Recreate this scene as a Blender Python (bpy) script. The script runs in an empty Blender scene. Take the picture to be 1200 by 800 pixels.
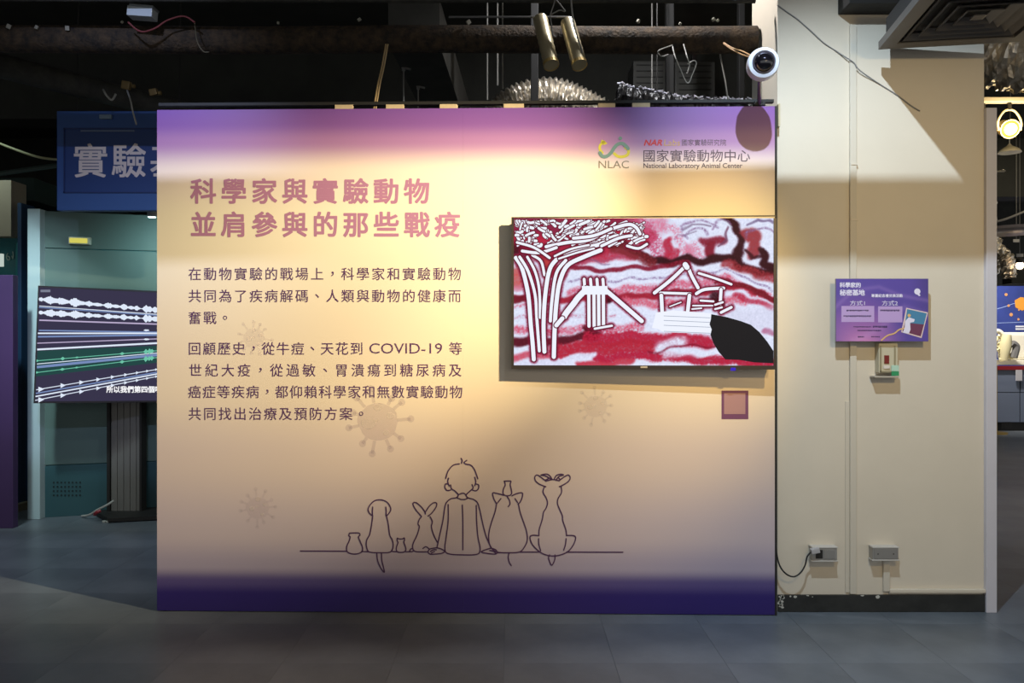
import bpy, bmesh, math, random
import numpy as np
from mathutils import Vector, Matrix, Euler

random.seed(7)
R = math.radians
COL = bpy.context.scene.collection
EYE, F = 1.305, 933.0            # eye height (m), focal length in pixels of a 1200 px wide frame


def at(px, py, Y):
    """world point seen at pixel px, py at depth Y"""
    return Vector(((px - 600) * Y / F, Y, EYE - (py - 400) * Y / F))


def lin(c):
    r = []
    for v in c[:3]:
        v = v / 255.0
        r.append(v / 12.92 if v <= 0.04045 else ((v + 0.055) / 1.055) ** 2.4)
    return (r[0], r[1], r[2], 1.0)


# ---------------------------------------------------------------- camera
cam = bpy.data.cameras.new('camera')
cam.sensor_width = 36.0
cam.lens = 36.0 * F / 1200.0
cam.clip_end = 100
camo = bpy.data.objects.new('camera', cam)
COL.objects.link(camo)
camo.location = (0, 0, EYE)
camo.rotation_euler = (R(90), 0, 0)
bpy.context.scene.camera = camo

# ---------------------------------------------------------------- world, lights, exposure
sc = bpy.context.scene
w = bpy.data.worlds.new('world')
sc.world = w
w.use_nodes = True
w.node_tree.nodes['Background'].inputs[0].default_value = (0.94, 0.95, 0.96, 1)
w.node_tree.nodes['Background'].inputs[1].default_value = 0.55
sc.view_settings.view_transform = 'Standard'
sc.view_settings.look = 'None'
sc.view_settings.gamma = 1.0
sc.view_settings.use_curve_mapping = False
sc.view_settings.exposure = 0.08


def spot(name, loc, aim, watt, color, angle, blend=1.0, size=0.03):
    l = bpy.data.lights.new(name, 'SPOT')
    l.energy = watt
    l.color = color
    l.spot_size = R(angle)
    l.spot_blend = blend
    l.shadow_soft_size = size
    o = bpy.data.objects.new(name, l)
    COL.objects.link(o)
    o.location = loc
    o.rotation_euler = (Vector(aim) - Vector(loc)).to_track_quat('-Z', 'Y').to_euler()
    return o


WARM = (1.0, 0.74, 0.33)
COOL = (0.70, 0.82, 1.0)
spot('warm_spot_key', (1.95, 2.0, 3.1), (-0.72, 3.82, 1.60), 1150, (1.0, 0.86, 0.58), 38, 1.0, 0.03)
spot('warm_spot_screen', (1.9, 1.95, 3.12), (0.55, 3.8, 1.28), 330, (1.0, 0.72, 0.28), 38, 1.0, 0.03)
spot('warm_spot_wash', (1.6, 1.0, 2.55), (1.95, 3.85, 1.5), 112, (1.0, 0.76, 0.38), 66, 1.0, 0.08)
spot('cool_lamp_right', (0.9, 2.27, 3.41), (1.98, 3.85, 0.9), 240, (0.63, 0.81, 1.0), 86, 0.8, 0.012)
spot('cool_lamp_left', (-1.75, 2.27, 3.41), (-1.95, 3.85, 2.2), 150, (0.55, 0.66, 1.0), 62, 1.0, 0.012)
spot('floor_fill_left', (-3.3, 4.7, 2.25), (-3.3, 5.0, 0.0), 45, (0.85, 0.97, 1.0), 110, 1.0, 0.1)  # unseen fill, added to brighten the floor at left

spot('teal_corner_fill', (-4.15, 5.95, 3.0), (-4.0, 6.45, 1.0), 14, (0.8, 1.0, 0.97), 110, 1.0, 0.05)  # added fill without a fixture, lifts the dark teal wall

# ---------------------------------------------------------------- materials
MATS = {}


def mat(name, rgb, rough=0.6, metal=0.0, bump=0.0, bscale=60.0, vary=0.0, vscale=6.0, rgb2=None, emit=0.0, spec=0.5, alpha=1.0, rand=0.0):
    if name in MATS:
        return MATS[name]
    m = bpy.data.materials.new(name)
    m.use_nodes = True
    nt = m.node_tree
    b = nt.nodes['Principled BSDF']
    b.inputs['Roughness'].default_value = rough
    b.inputs['Metallic'].default_value = metal
    b.inputs['Specular IOR Level'].default_value = spec
    tc = nt.nodes.new('ShaderNodeTexCoord')
    base = lin(rgb)
    b.inputs['Base Color'].default_value = base
    if emit > 0:
        b.inputs['Base Color'].default_value = (0, 0, 0, 1)
        b.inputs['Emission Color'].default_value = base
        b.inputs['Emission Strength'].default_value = emit
        b.inputs['Roughness'].default_value = 0.3
        b.inputs['Specular IOR Level'].default_value = 0.08
    elif vary > 0 or rand > 0:
        n = nt.nodes.new('ShaderNodeTexNoise')
        n.inputs['Scale'].default_value = vscale
        n.inputs['Detail'].default_value = 8
        n.inputs['Roughness'].default_value = 0.6
        nt.links.new(tc.outputs['Object'], n.inputs['Vector'])
        cr = nt.nodes.new('ShaderNodeValToRGB')
        c2 = lin(rgb2) if rgb2 else tuple(x * (1 - vary) for x in base[:3]) + (1,)
        cr.color_ramp.elements[0].position = 0.35
        cr.color_ramp.elements[1].position = 0.65
        cr.color_ramp.elements[0].color = c2
        cr.color_ramp.elements[1].color = base
        nt.links.new(n.outputs['Fac'], cr.inputs['Fac'])
        out = cr.outputs['Color']
        if rand > 0:
            oi = nt.nodes.new('ShaderNodeObjectInfo')
            mr = nt.nodes.new('ShaderNodeMapRange')
            mr.inputs['To Min'].default_value = 1 - rand
            mr.inputs['To Max'].default_value = 1 + rand
            nt.links.new(oi.outputs['Random'], mr.inputs['Value'])
            hs = nt.nodes.new('ShaderNodeHueSaturation')
            nt.links.new(mr.outputs['Result'], hs.inputs['Value'])
            nt.links.new(out, hs.inputs['Color'])
            out = hs.outputs['Color']
        nt.links.new(out, b.inputs['Base Color'])
    if bump > 0:
        n2 = nt.nodes.new('ShaderNodeTexNoise')
        n2.inputs['Scale'].default_value = bscale
        n2.inputs['Detail'].default_value = 6
        nt.links.new(tc.outputs['Object'], n2.inputs['Vector'])
        bp = nt.nodes.new('ShaderNodeBump')
        bp.inputs['Strength'].default_value = bump
        bp.inputs['Distance'].default_value = 0.01
        nt.links.new(n2.outputs['Fac'], bp.inputs['Height'])
        nt.links.new(bp.outputs['Normal'], b.inputs['Normal'])
    if alpha < 1:
        b.inputs['Alpha'].default_value = alpha
    MATS[name] = m
    return m


def ramp_mat(name, axis, stops, rough=0.5, emit=0.0, src='Object', noise=0.0):
    """print whose ink colour runs along one axis of the object"""
    m = bpy.data.materials.new(name)
    m.use_nodes = True
    nt = m.node_tree
    b = nt.nodes['Principled BSDF']
    b.inputs['Roughness'].default_value = rough
    tc = nt.nodes.new('ShaderNodeTexCoord')
    sp = nt.nodes.new('ShaderNodeSeparateXYZ')
    nt.links.new(tc.outputs[src], sp.inputs[0])
    lo, hi = stops[0][0], stops[-1][0]
    mr = nt.nodes.new('ShaderNodeMapRange')
    mr.inputs['From Min'].default_value = lo
    mr.inputs['From Max'].default_value = hi
    nt.links.new(sp.outputs['XYZ'.index(axis)], mr.inputs['Value'])
    cr = nt.nodes.new('ShaderNodeValToRGB')
    els = cr.color_ramp.elements
    cr.color_ramp.interpolation = 'EASE'
    while len(els) < len(stops):
        els.new(0.5)
    for e, (p, c) in zip(els, stops):
        e.position = (p - lo) / (hi - lo)
        e.color = lin(c)
    nt.links.new(mr.outputs['Result'], cr.inputs['Fac'])
    nt.links.new(cr.outputs['Color'], b.inputs['Emission Color' if emit else 'Base Color'])
    if emit:
        b.inputs['Base Color'].default_value = (0, 0, 0, 1)
        b.inputs['Emission Strength'].default_value = emit
    return m


def attr_mat(name, emit=0.0, rough=0.5):
    m = bpy.data.materials.new(name)
    m.use_nodes = True
    nt = m.node_tree
    b = nt.nodes['Principled BSDF']
    b.inputs['Roughness'].default_value = rough
    a = nt.nodes.new('ShaderNodeVertexColor')
    a.layer_name = 'ink'
    if emit:
        b.inputs['Base Color'].default_value = (0, 0, 0, 1)
        nt.links.new(a.outputs['Color'], b.inputs['Emission Color'])
        b.inputs['Specular IOR Level'].default_value = 0.08
        b.inputs['Emission Strength'].default_value = emit
    else:
        nt.links.new(a.outputs['Color'], b.inputs['Base Color'])
    return m


# ---------------------------------------------------------------- mesh builder
class MB:
    def __init__(self):
        self.v = []
        self.f = []

    def add(self, vs, fs):
        n = len(self.v)
        self.v += [tuple(v) for v in vs]
        self.f += [tuple(i + n for i in f) for f in fs]
        return self

    def box(self, c, s, rot=None, bevel=0.0):
        bm = bmesh.new()
        bmesh.ops.create_cube(bm, size=1)
        bmesh.ops.scale(bm, vec=Vector(s), verts=bm.verts)
        if bevel > 0:
            bmesh.ops.bevel(bm, geom=bm.edges[:], offset=bevel, segments=2, affect='EDGES', profile=0.6)
        M_ = Matrix.Translation(Vector(c)) @ (Euler(rot).to_matrix().to_4x4() if rot else Matrix())
        bmesh.ops.transform(bm, matrix=M_, verts=bm.verts)
        bm.verts.index_update()
        self.add([v.co.copy() for v in bm.verts], [[v.index for v in f.verts] for f in bm.faces])
        bm.free()
        return self

    def span(self, a, b, bevel=0.0):
        a, b = Vector(a), Vector(b)
        return self.box((a + b) / 2, [abs(x) for x in (b - a)], None, bevel)

    def tube(self, pts, r, n=12, cap=True):
        pts = [Vector(p) for p in pts]
        rr = r if isinstance(r, (list, tuple)) else [r] * len(pts)
        base = len(self.v)
        up = None
        for i, p in enumerate(pts):
            d = (pts[min(i + 1, len(pts) - 1)] - pts[max(i - 1, 0)])
            d = d.normalized() if d.length > 1e-9 else Vector((0, 0, 1))
            if up is None:
                up = d.orthogonal().normalized()
            up = (up - d * up.dot(d))
            up = up.normalized() if up.length > 1e-6 else d.orthogonal().normalized()
            s = d.cross(up)
            for k in range(n):
                a = 2 * math.pi * k / n
                self.v.append(tuple(p + (up * math.cos(a) + s * math.sin(a)) * rr[i]))
        for i in range(len(pts) - 1):
            for k in range(n):
                a0 = base + i * n + k
                a1 = base + i * n + (k + 1) % n
                self.f.append((a0, a1, a1 + n, a0 + n))
        if cap:
            self.f.append(tuple(base + k for k in range(n))[::-1])
            self.f.append(tuple(base + (len(pts) - 1) * n + k for k in range(n)))
        return self

    def lathe(self, prof, c, axis=(0, 0, 1), n=32):
        """prof: list of (radius, height along axis)"""
        q = Vector((0, 0, 1)).rotation_difference(Vector(axis).normalized())
        base = len(self.v)
        for r_, h in prof:
            for k in range(n):
                a = 2 * math.pi * k / n
                self.v.append(tuple(q @ Vector((r_ * math.cos(a), r_ * math.sin(a), h)) + Vector(c)))
        for i in range(len(prof) - 1):
            for k in range(n):
                a0 = base + i * n + k
                a1 = base + i * n + (k + 1) % n
                self.f.append((a0, a1, a1 + n, a0 + n))
        self.f.append(tuple(base + k for k in range(n))[::-1])
        self.f.append(tuple(base + (len(prof) - 1) * n + k for k in range(n)))
        return self

    def poly(self, pts):
        return self.add(pts, [tuple(range(len(pts)))])


def smooth_path(pts, k=6, closed=False):
    """Catmull-Rom through 2-D or 3-D points"""
    P_ = [Vector(p) for p in pts]
    if len(P_) < 3:
        return P_
    out = []
    n = len(P_)
    rng = range(n if closed else n - 1)
    for i in rng:
        p0 = P_[(i - 1) % n] if (closed or i > 0) else P_[0]
        p1, p2 = P_[i % n], P_[(i + 1) % n]
        p3 = P_[(i + 2) % n] if (closed or i + 2 < n) else P_[-1]
        for j in range(k):
            t = j / k
            out.append(0.5 * ((2 * p1) + (p2 - p0) * t + (2 * p0 - 5 * p1 + 4 * p2 - p3) * t * t + (3 * p1 - p0 - 3 * p2 + p3) * t ** 3))
    out.append(P_[0] if closed else P_[-1])
    return out


BASIS = {}


def tag(o, label=None, cat=None, group=None, kind=None):
    if label: o['label'] = label
    if cat: o['category'] = cat
    if group: o['group'] = group
    if kind: o['kind'] = kind
    return o


def thing(name, label, cat, loc, rotz=0.0, group=None):
    o = bpy.data.objects.new(name, None)
    o.empty_display_size = 0.1
    COL.objects.link(o)
    o.location = loc
    o.rotation_euler = (0, 0, rotz)
    BASIS[o.name] = Matrix.Translation(Vector(loc)) @ Matrix.Rotation(rotz, 4, 'Z')
    return tag(o, label, cat, group)


def build(name, mb, m, parent=None, smooth=False, label=None, cat=None, group=None, kind=None):
    vs = [Vector(v) for v in mb.v]
    me = bpy.data.meshes.new(name)
    o = bpy.data.objects.new(name, me)
    COL.objects.link(o)
    if parent is None:
        xs = [v.x for v in vs]; ys = [v.y for v in vs]; zs = [v.z for v in vs]
        org = Vector(((min(xs) + max(xs)) / 2, (min(ys) + max(ys)) / 2, min(zs)))
        o.location = org
        B = Matrix.Translation(org)
    else:
        B = BASIS[parent.name]
        o.parent = parent
    BASIS[o.name] = B
    inv = B.inverted()
    me.from_pydata([tuple(inv @ v) for v in vs], [], mb.f)
    me.materials.append(m)
    if smooth:
        for p in me.polygons:
            p.use_smooth = True
        me.set_sharp_from_angle(angle=R(40))
    me.update()
    return tag(o, label, cat, group, kind)


def struct(name, mb, m, parent=None, **k):
    return build(name, mb, m, parent, kind='structure' if parent is None else None, **k)


# ---------------------------------------------------------------- flat print on vertical planes
class Plane:
    """vertical plane through pixel column pa at depth Ya and pb at depth Yb"""

    def __init__(self, pa, Ya, pb, Yb):
        self.a = Vector(((pa - 600) * Ya / F, Ya))
        self.b = Vector(((pb - 600) * Yb / F, Yb))
        self.d = (self.b - self.a).normalized()
        n = Vector((self.d.y, -self.d.x))
        if n.y > 0: n = -n
        self.n = n                       # towards the camera
        self.ang = math.atan2(self.d.y, self.d.x)

    def at(self, px, py, off=0.0):
        a = Vector(((px - 600) / F, 1.0))
        Y = self.n.dot(self.a + self.n * off) / self.n.dot(a)
        return Vector(((px - 600) * Y / F, Y, EYE - (py - 400) * Y / F))

    def size(self, px):
        return self.at(px, 400).y / F


def ribbon(mb, pl, pts, wpx, off, closed=False, caps=True, k=6, curve=True):
    P_ = smooth_path(pts, k, closed) if curve and len(pts) > 2 else [Vector(p) for p in pts]
    n = len(P_)
    base = len(mb.v)
    for i, p in enumerate(P_):
        d = P_[min(i + 1, n - 1)] - P_[max(i - 1, 0)]
        d = d.normalized() if d.length > 1e-9 else Vector((1, 0))
        nn = Vector((-d.y, d.x)) * wpx / 2
        mb.v.append(tuple(pl.at(p.x + nn.x, p.y + nn.y, off)))
        mb.v.append(tuple(pl.at(p.x - nn.x, p.y - nn.y, off)))
    for i in range(n - 1):
        a = base + 2 * i
        mb.f.append((a, a + 1, a + 3, a + 2))
    if caps and not closed:
        for p, q in ((P_[0], P_[1]), (P_[-1], P_[-2])):
            d = (p - q)
            if d.length < 1e-9: continue
            a0 = math.atan2(d.y, d.x)
            ring = [pl.at(p.x + math.cos(a0 + t) * wpx / 2, p.y + math.sin(a0 + t) * wpx / 2, off) for t in [(-0.5 + j / 6) * math.pi for j in range(7)]]
            mb.poly(ring)
    return mb


def fpoly(mb, pl, pts, off, curve=False):
    P_ = smooth_path(pts, 5, True)[:-1] if curve else pts
    return mb.poly([pl.at(p[0], p[1], off) for p in P_])


def rect(mb, pl, x0, y0, x1, y1, off):
    return fpoly(mb, pl, [(x0, y1), (x1, y1), (x1, y0), (x0, y0)], off)


def disc(mb, pl, cx, cy, r, off, n=20, ry=None):
    return fpoly(mb, pl, [(cx + r * math.cos(2 * math.pi * i / n), cy + (ry or r) * math.sin(2 * math.pi * i / n)) for i in range(n)], off)


GLYPH = {}


def glyph(s, bold, shear=0.0):
    key = (s, bold, shear)
    if key in GLYPH: return GLYPH[key]
    c = bpy.data.curves.new('print', 'FONT')
    c.body = s
    c.offset = bold
    c.shear = shear
    c.resolution_u = 3
    o = bpy.data.objects.new('print', c)
    COL.objects.link(o)
    bpy.context.view_layer.update()
    dg = bpy.context.evaluated_depsgraph_get()
    me = bpy.data.meshes.new_from_object(o.evaluated_get(dg))
    vs = [(v.co.x, v.co.y) for v in me.vertices]
    fs = [tuple(p.vertices) for p in me.polygons]
    bpy.data.meshes.remove(me)
    bpy.data.objects.remove(o)
    bpy.data.curves.remove(c)
    GLYPH[key] = (vs, fs)
    return GLYPH[key]


def cells(mb, pl, s, x0, x1, ytop, em, off, bold=0.0, sy=1.0):
    """one full-width character per cell between pixel columns x0 and x1; heavy weights by overstriking"""
    if bold > 0:
        k = 8 if bold > .02 else 4
        for i in range(k):
            a = 2 * math.pi * (i + .5) / k
            cells(mb, pl, s, x0 + bold * em * math.cos(a), x1 + bold * em * math.cos(a), ytop + bold * em * math.sin(a), em, off + i * 2e-6, 0.0, sy)
        return mb
    p = (x1 - x0) / len(s)
    for i, ch in enumerate(s):
        vs, fs = glyph(ch, bold)
        if not vs: continue
        cx = x0 + p * (i + 0.5)
        cy = ytop + em * sy * 0.5
        if ch in '，、。':
            gx = (min(v[0] for v in vs) + max(v[0] for v in vs)) / 2
            gy = (min(v[1] for v in vs) + max(v[1] for v in vs)) / 2
        else:
            gx, gy = 0.5, 0.38
        mb.add([pl.at(cx + (v[0] - gx) * em, cy - (v[1] - gy) * em * sy, off) for v in vs], fs)
    return mb


def fit(mb, pl, s, x0, x1, y0, y1, off, bold=0.0, shear=0.0):
    if bold > 0:
        b_ = bold * (y1 - y0)
        for i in range(6):
            a = 2 * math.pi * (i + .5) / 6
            fit(mb, pl, s, x0 + b_ + b_ * math.cos(a), x1 - b_ + b_ * math.cos(a), y0 + b_ + b_ * math.sin(a), y1 - b_ + b_ * math.sin(a), off + i * 2e-6, 0.0, shear)
        return mb
    vs, fs = glyph(s, bold, shear)
    a, b = min(v[0] for v in vs), max(v[0] for v in vs)
    c, d = min(v[1] for v in vs), max(v[1] for v in vs)
    mb.add([pl.at(x0 + (v[0] - a) / (b - a) * (x1 - x0), y1 - (v[1] - c) / (d - c) * (y1 - y0), off) for v in vs], fs)
    return mb


def paint_grid(name, pl, x0, y0, x1, y1, nx, ny, off, fn, m, parent, label=None):
    """flat picture (a screen image or a poster print) held as ink colours on a fine grid"""
    X, Y = np.meshgrid(np.linspace(x0, x1, nx), np.linspace(y0, y1, ny))
    rgb = fn(X, Y)
    mb = MB()
    inv = BASIS[parent.name].inverted()
    for j in range(ny):
        for i in range(nx):
            mb.v.append(pl.at(X[j, i], Y[j, i], off))
    for j in range(ny - 1):
        for i in range(nx - 1):
            a = j * nx + i
            mb.f.append((a, a + nx, a + nx + 1, a + 1))
    o = build(name, mb, m, parent, label=label)
    ca = o.data.color_attributes.new('ink', 'FLOAT_COLOR', 'POINT')
    c = np.clip(rgb / 255.0, 0, 1)
    c = np.where(c <= 0.04045, c / 12.92, ((c + 0.055) / 1.055) ** 2.4)
    buf = np.ones((ny * nx, 4), dtype=np.float32)
    buf[:, :3] = c.reshape(-1, 3)
    ca.data.foreach_set('color', buf.ravel())
    return o


def dist_line(X, Y, pts):
    d = np.full(X.shape, 1e9)
    for (ax, ay), (bx, by) in zip(pts[:-1], pts[1:]):
        vx, vy = bx - ax, by - ay
        L = max(vx * vx + vy * vy, 1e-9)
        t = np.clip(((X - ax) * vx + (Y - ay) * vy) / L, 0, 1)
        d = np.minimum(d, np.hypot(X - ax - t * vx, Y - ay - t * vy))
    return d


def crumple(pts, r, n=28, seg=90, amp=0.02, seed=1, ridge=0.012, pitch=0.045):
    """crinkled foil tube along a path"""
    rnd = random.Random(seed)
    path = smooth_path(pts, max(2, seg // (len(pts) - 1)))
    mb = MB()
    up = None
    L = 0.0
    for i, p in enumerate(path):
        if i: L += (p - path[i - 1]).length
        d = (path[min(i + 1, len(path) - 1)] - path[max(i - 1, 0)]).normalized()
        if up is None: up = d.orthogonal().normalized()
        up = (up - d * up.dot(d)).normalized()
        s = d.cross(up)
        rb = r(i / (len(path) - 1)) if callable(r) else r
        for k in range(n):
            a = 2 * math.pi * k / n
            q = rb + ridge * math.sin(2 * math.pi * L / pitch) + rnd.uniform(-amp, amp)
            mb.v.append(tuple(p + (up * math.cos(a) + s * math.sin(a)) * q + d * rnd.uniform(-amp, amp) * 0.7))
    for i in range(len(path) - 1):
        for k in range(n):
            a0 = i * n + k
            a1 = i * n + (k + 1) % n
            mb.f.append((a0, a1, a1 + n))
            mb.f.append((a0, a1 + n, a0 + n))
    return mb


# ================================================================ THE SETTING
m_floor = mat('vinyl_floor', (108, 114, 120), 0.34, 0, 0.05, 25, 0.25, 2.2, rgb2=(88, 94, 100), rand=0.012, spec=0.5)
m_gap = mat('floor_joint', (86, 90, 95), 0.8)
m_black = mat('black_paint', (48, 48, 42), 0.8, 0, 0.2, 30, 0.3, 5)
m_dark = mat('dark_steel', (36, 34, 31), 0.6, 0.2, 0.1, 40)
m_wall = mat('cream_paint', (216, 204, 184), 0.6, 0, 0.12, 9, 0.05, 2.5)
m_base = mat('black_skirting', (30, 30, 27), 0.5, 0, 0.3, 14, 0.4, 8, rgb2=(45, 45, 42))
m_white = mat('white_trim', (205, 200, 205), 0.5, 0, 0.05, 30, 0.06, 4)

floor = struct('floor', MB().span((-9, -3, -0.12), (11, 15, -0.003)), m_gap)
T = 0.45
tile_me = None
cand = []
for i in range(-16, 24):
    for j in range(4, 32):
        x, y = -0.033 + (i + 0.5) * T, 0.08 + (j + 0.5) * T
        px = 600 + x * F / y
        if -140 < px < 1340 or y < 3.2:
            if abs(x) < 0.72 * y + 0.6:
                cand.append((y, x))
cand.sort()
tmb = MB().box((0, 0, -0.0015), (T - 0.0009, T - 0.0009, 0.003), None, 0.0002)
for n_, (y, x) in enumerate(cand[:290]):
    if tile_me is None:
        t0 = MB().add([(v[0], v[1], v[2]) for v in tmb.v], tmb.f)
        me = bpy.data.meshes.new('floor_tile')
        me.from_pydata(t0.v, [], t0.f)
        me.materials.append(m_floor)
        tile_me = me
    o = bpy.data.objects.new('floor_tile', tile_me)
    COL.objects.link(o)
    o.parent = floor
    B = BASIS[floor.name]
    o.location = Vector((x, y, 0)) - B.translation
rest = MB()
for y, x in cand[290:]:
    rest.add([(v[0] + x, v[1] + y, v[2]) for v in tmb.v], tmb.f)
build('floor_tile', rest, m_floor, floor, kind='stuff')

struct('ceiling', MB().span((-9, -3, 3.75), (11, 15, 3.9)), m_black)
struct('wall_back', MB().span((-9, 14.2, 0), (11, 14.4, 3.75)), m_black)
struct('wall_left', MB().span((-9, -3, 0), (-8.8, 14.2, 3.75)), m_black)

# column / pier right of the exhibition panel
CY = 3.852
xl, xr = at(911, 0, CY).x, at(1153.5, 0, CY).x
col_w = struct('wall_right', MB().span((xl, CY, 0.0), (xr, CY + 0.41, 3.75), 0.004), m_wall)
bb = MB()
zt = at(0, 696, CY).z
bb.span((xl, CY - 0.012, 0), (xr, CY - 0.0005, zt), 0.003)
struct('baseboard_right', bb, m_base)
bl = MB()
for k in range(20):
    u = random.random()
    x = xl + 0.006 + (abs(random.gauss(0, 0.035)) if k < 14 else u * 0.5)
    x = xl + 0.006 + abs(random.gauss(0, .012)) if k < 14 else x
    z = random.uniform(0.02, zt) if k < 14 else zt - random.uniform(0.0, 0.012)
    s = random.uniform(0.004, 0.016)
    x = min(x, xr - 0.03)
    pts = [(x + s * random.uniform(.5, 1) * math.cos(a), CY - 0.0126, min(zt, z + s * random.uniform(.3, .8) * math.sin(a))) for a in [2 * math.pi * i / 7 for i in range(7)]]
    bl.poly(pts)
build('chipped_paint', bl, mat('chipped_white', (190, 188, 178), 0.8), bpy.data.objects['baseboard_right'], kind='stuff')
# cream rail on top of the baseboard, right half
struct('trim_1', MB().span(at(1043, 695, CY - 0.02), at(1153, 689, CY - 0.001), 0.004), m_wall)
# white board standing at the pier's right corner
a, b_ = at(1156, 716, 3.83), at(1165.5, 716, 3.83)
struct('trim_2', MB().span((a.x, 3.83, 0), (b_.x + 0.012, 4.25, at(0, 126, 3.83).z), 0.003), m_white)
struct('beam', MB().span((at(992, 0, 3.75).x, 3.72, at(0, 4, 3.72).z), (2.15, 3.85, 3.75), 0.004), mat('beam_paint', (24, 22, 19), .7, 0, .2, 30))
# track that carries the lamps, above and in front of the picture
struct('lighting_beam', MB().span((-4.5, 2.73, 2.908), (4.5, 2.77, 2.996), 0.003), m_dark)

# ================================================================ EXHIBITION PANEL
PL = Plane(184, 3.853, 908, 3.792)
pc = (PL.at(184, 718) + PL.at(908, 718)) / 2
panel = thing('exhibition_panel', 'large free-standing purple and cream printed exhibition wall with brown title text and line drawing', 'exhibition panel', (pc.x, pc.y, 0), PL.ang)
W2 = (PL.b - PL.a).length / 2
H = 2.425
pm = ramp_mat('panel_print', 'Z', [(0.0, (44, 26, 104)), (0.085, (46, 28, 108)), (0.15, (92, 78, 132)), (0.22, (176, 162, 178)), (0.38, (202, 184, 186)), (0.75, (218, 196, 182)), (1.1, (234, 212, 182)), (1.9, (242, 226, 196)), (2.12, (238, 216, 198)), (2.27, (170, 120, 164)), (2.36, (136, 86, 156)), (2.425, (132, 84, 160))], 0.42)


def panel_box(mb, u0, u1, n0, n1, z0, z1, bev=0.0):
    c = BASIS[panel.name] @ Vector(((u0 + u1) / 2, (n0 + n1) / 2, (z0 + z1) / 2))
    mb.box(c, (u1 - u0, n1 - n0, z1 - z0), (0, 0, PL.ang), bev)
    return mb


# two boards butted together, hair-line seams between them
for u0, u1 in ((-W2, -0.001), (-0.001, W2)):
    build('board', panel_box(MB(), u0 + 0.0001, u1 - 0.0001, 0.0, 0.03, 0.004, H), pm, panel)
build('edge_frame', panel_box(panel_box(MB(), W2, W2 + 0.010, -0.001, 0.05, 0.0, H), -W2, W2, 0.031, 0.05, 0.0, H - 0.02), m_dark, panel, label='dark edge frame')
build('top_rail', panel_box(MB(), -W2, W2, 0.012, 0.04, H + 0.022, H + 0.038, 0.002), m_dark, panel, label='black rail above the top edge')
m_wood = mat('pale_wood', (214, 190, 150), 0.6, 0, 0.2, 60, 0.15, 20)
for x0, x1 in ((392, 413), (452, 473), (515, 536), (590, 614), (701, 721), (741, 762)):
    u0 = (PL.at(x0, 120).xy - Vector((pc.x, pc.y))).dot(PL.d)
    u1 = (PL.at(x1, 120).xy - Vector((pc.x, pc.y))).dot(PL.d)
    build('wood_block', panel_box(MB(), u0, u1, 0.003, 0.028, H, H + 0.021, 0.002), m_wood, panel)

m_title = mat('title_ink', (178, 120, 148), 0.5)
m_body = mat('body_ink', (88, 52, 92), 0.5)
m_logo = mat('logo_ink', (84, 62, 74), 0.5)
m_line = mat('line_ink', (78, 44, 84), 0.5)
o1, o2, o3 = 0.0008, 0.0016, 0.0024
build('title_text', cells(MB(), PL, '科學家與實驗動物', 220.4, 506.4, 208.3, 31.0, o1, 0.025), m_title, panel)
build('title_text', cells(MB(), PL, '並肩參與的那些戰疫', 220.4, 542.2, 247.4, 31.0, o1, 0.025), m_title, panel)
for s, x0, x1, y in (('在動物實驗的戰場上，科學家和實驗動物', 219.4, 541.8, 312.8),
                     ('共同為了疾病解碼、人類與動物的健康而', 219.4, 541.8, 338.6),
                     ('奮戰。', 219.4, 272.6, 364.2),
                     ('回顧歷史，從牛痘、天花到', 219.4, 426.6, 400.2),
                     ('世紀大疫，從過敏、胃潰瘍到糖尿病及', 219.4, 543.0, 425.6),
                     ('癌症等疾病，都仰賴科學家和無數實驗動物', 219.4, 543.0, 451.0),
                     ('共同找出治療及預防方案。', 219.4, 432.0, 476.6)):
    mb = cells(MB(), PL, s, x0, x1, y, 16.0, o1, 0.006)
    if s.startswith('回'):
        fit(mb, PL, 'COVID-19', 432.8, 518.2, 402.0, 414.2, o1, 0.0)
        cells(mb, PL, '等', 525.2, 542.6, y, 16.0, o1, 0.006)
    build('body_text', mb, m_body, panel)

# logo block
lg = MB()
fit(lg, PL, '國家實驗動物中心', 754, 879, 175.2, 189.6, o1, 0.004)
fit(lg, PL, 'National Laboratory Animal Center', 754, 870, 191.0, 198.6, o1, 0.012)
fit(lg, PL, '國家實驗研究院', 799, 851, 163.2, 170.6, o1, 0.0)
build('logo_text', lg, m_logo, panel)
build('logo_text', fit(MB(), PL, 'NAR', 754.5, 776, 163.4, 170.6, o1, 0.045, 0.25), mat('logo_red', (205, 40, 36), .5), panel, label='red italic lettering')
build('logo_text', fit(MB(), PL, 'Labs', 778, 797, 163.4, 170.6, o1, 0.0, 0.1), mat('logo_pale', (206, 160, 84), .5), panel, label='pale yellow lettering')
build('logo_text', fit(MB(), PL, 'NLAC', 701.5, 737, 188.2, 197, o1, -0.004), mat('logo_olive', (120, 112, 92), .5), panel, label='olive lettering')
m_y = mat('logo_yellow', (206, 190, 50), .5)
m_g = mat('logo_green', (108, 138, 128), .5)
lm = MB()
ribbon(lm, PL, [(720, 180), (724, 183), (730, 183.5), (735.5, 181), (736.5, 176), (733, 173)], 3.4, o1)
ribbon(lm, PL, [(708, 166), (703.5, 170), (703, 175), (706, 179)], 3.0, o1)
fpoly(lm, PL, [(704, 167), (705, 163.5), (709, 165.5), (712, 168), (708, 170)], o1)
build('logo_mark', lm, m_y, panel)
lm = MB()
ribbon(lm, PL, [(703, 179), (706, 183), (711, 183), (716, 179), (720, 173), (724, 169), (729, 168), (733, 170.5), (736, 174)], 4.0, o2)
disc(lm, PL, 727, 162, 2.2, o2)
build('logo_mark', lm, m_g, panel)

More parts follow.
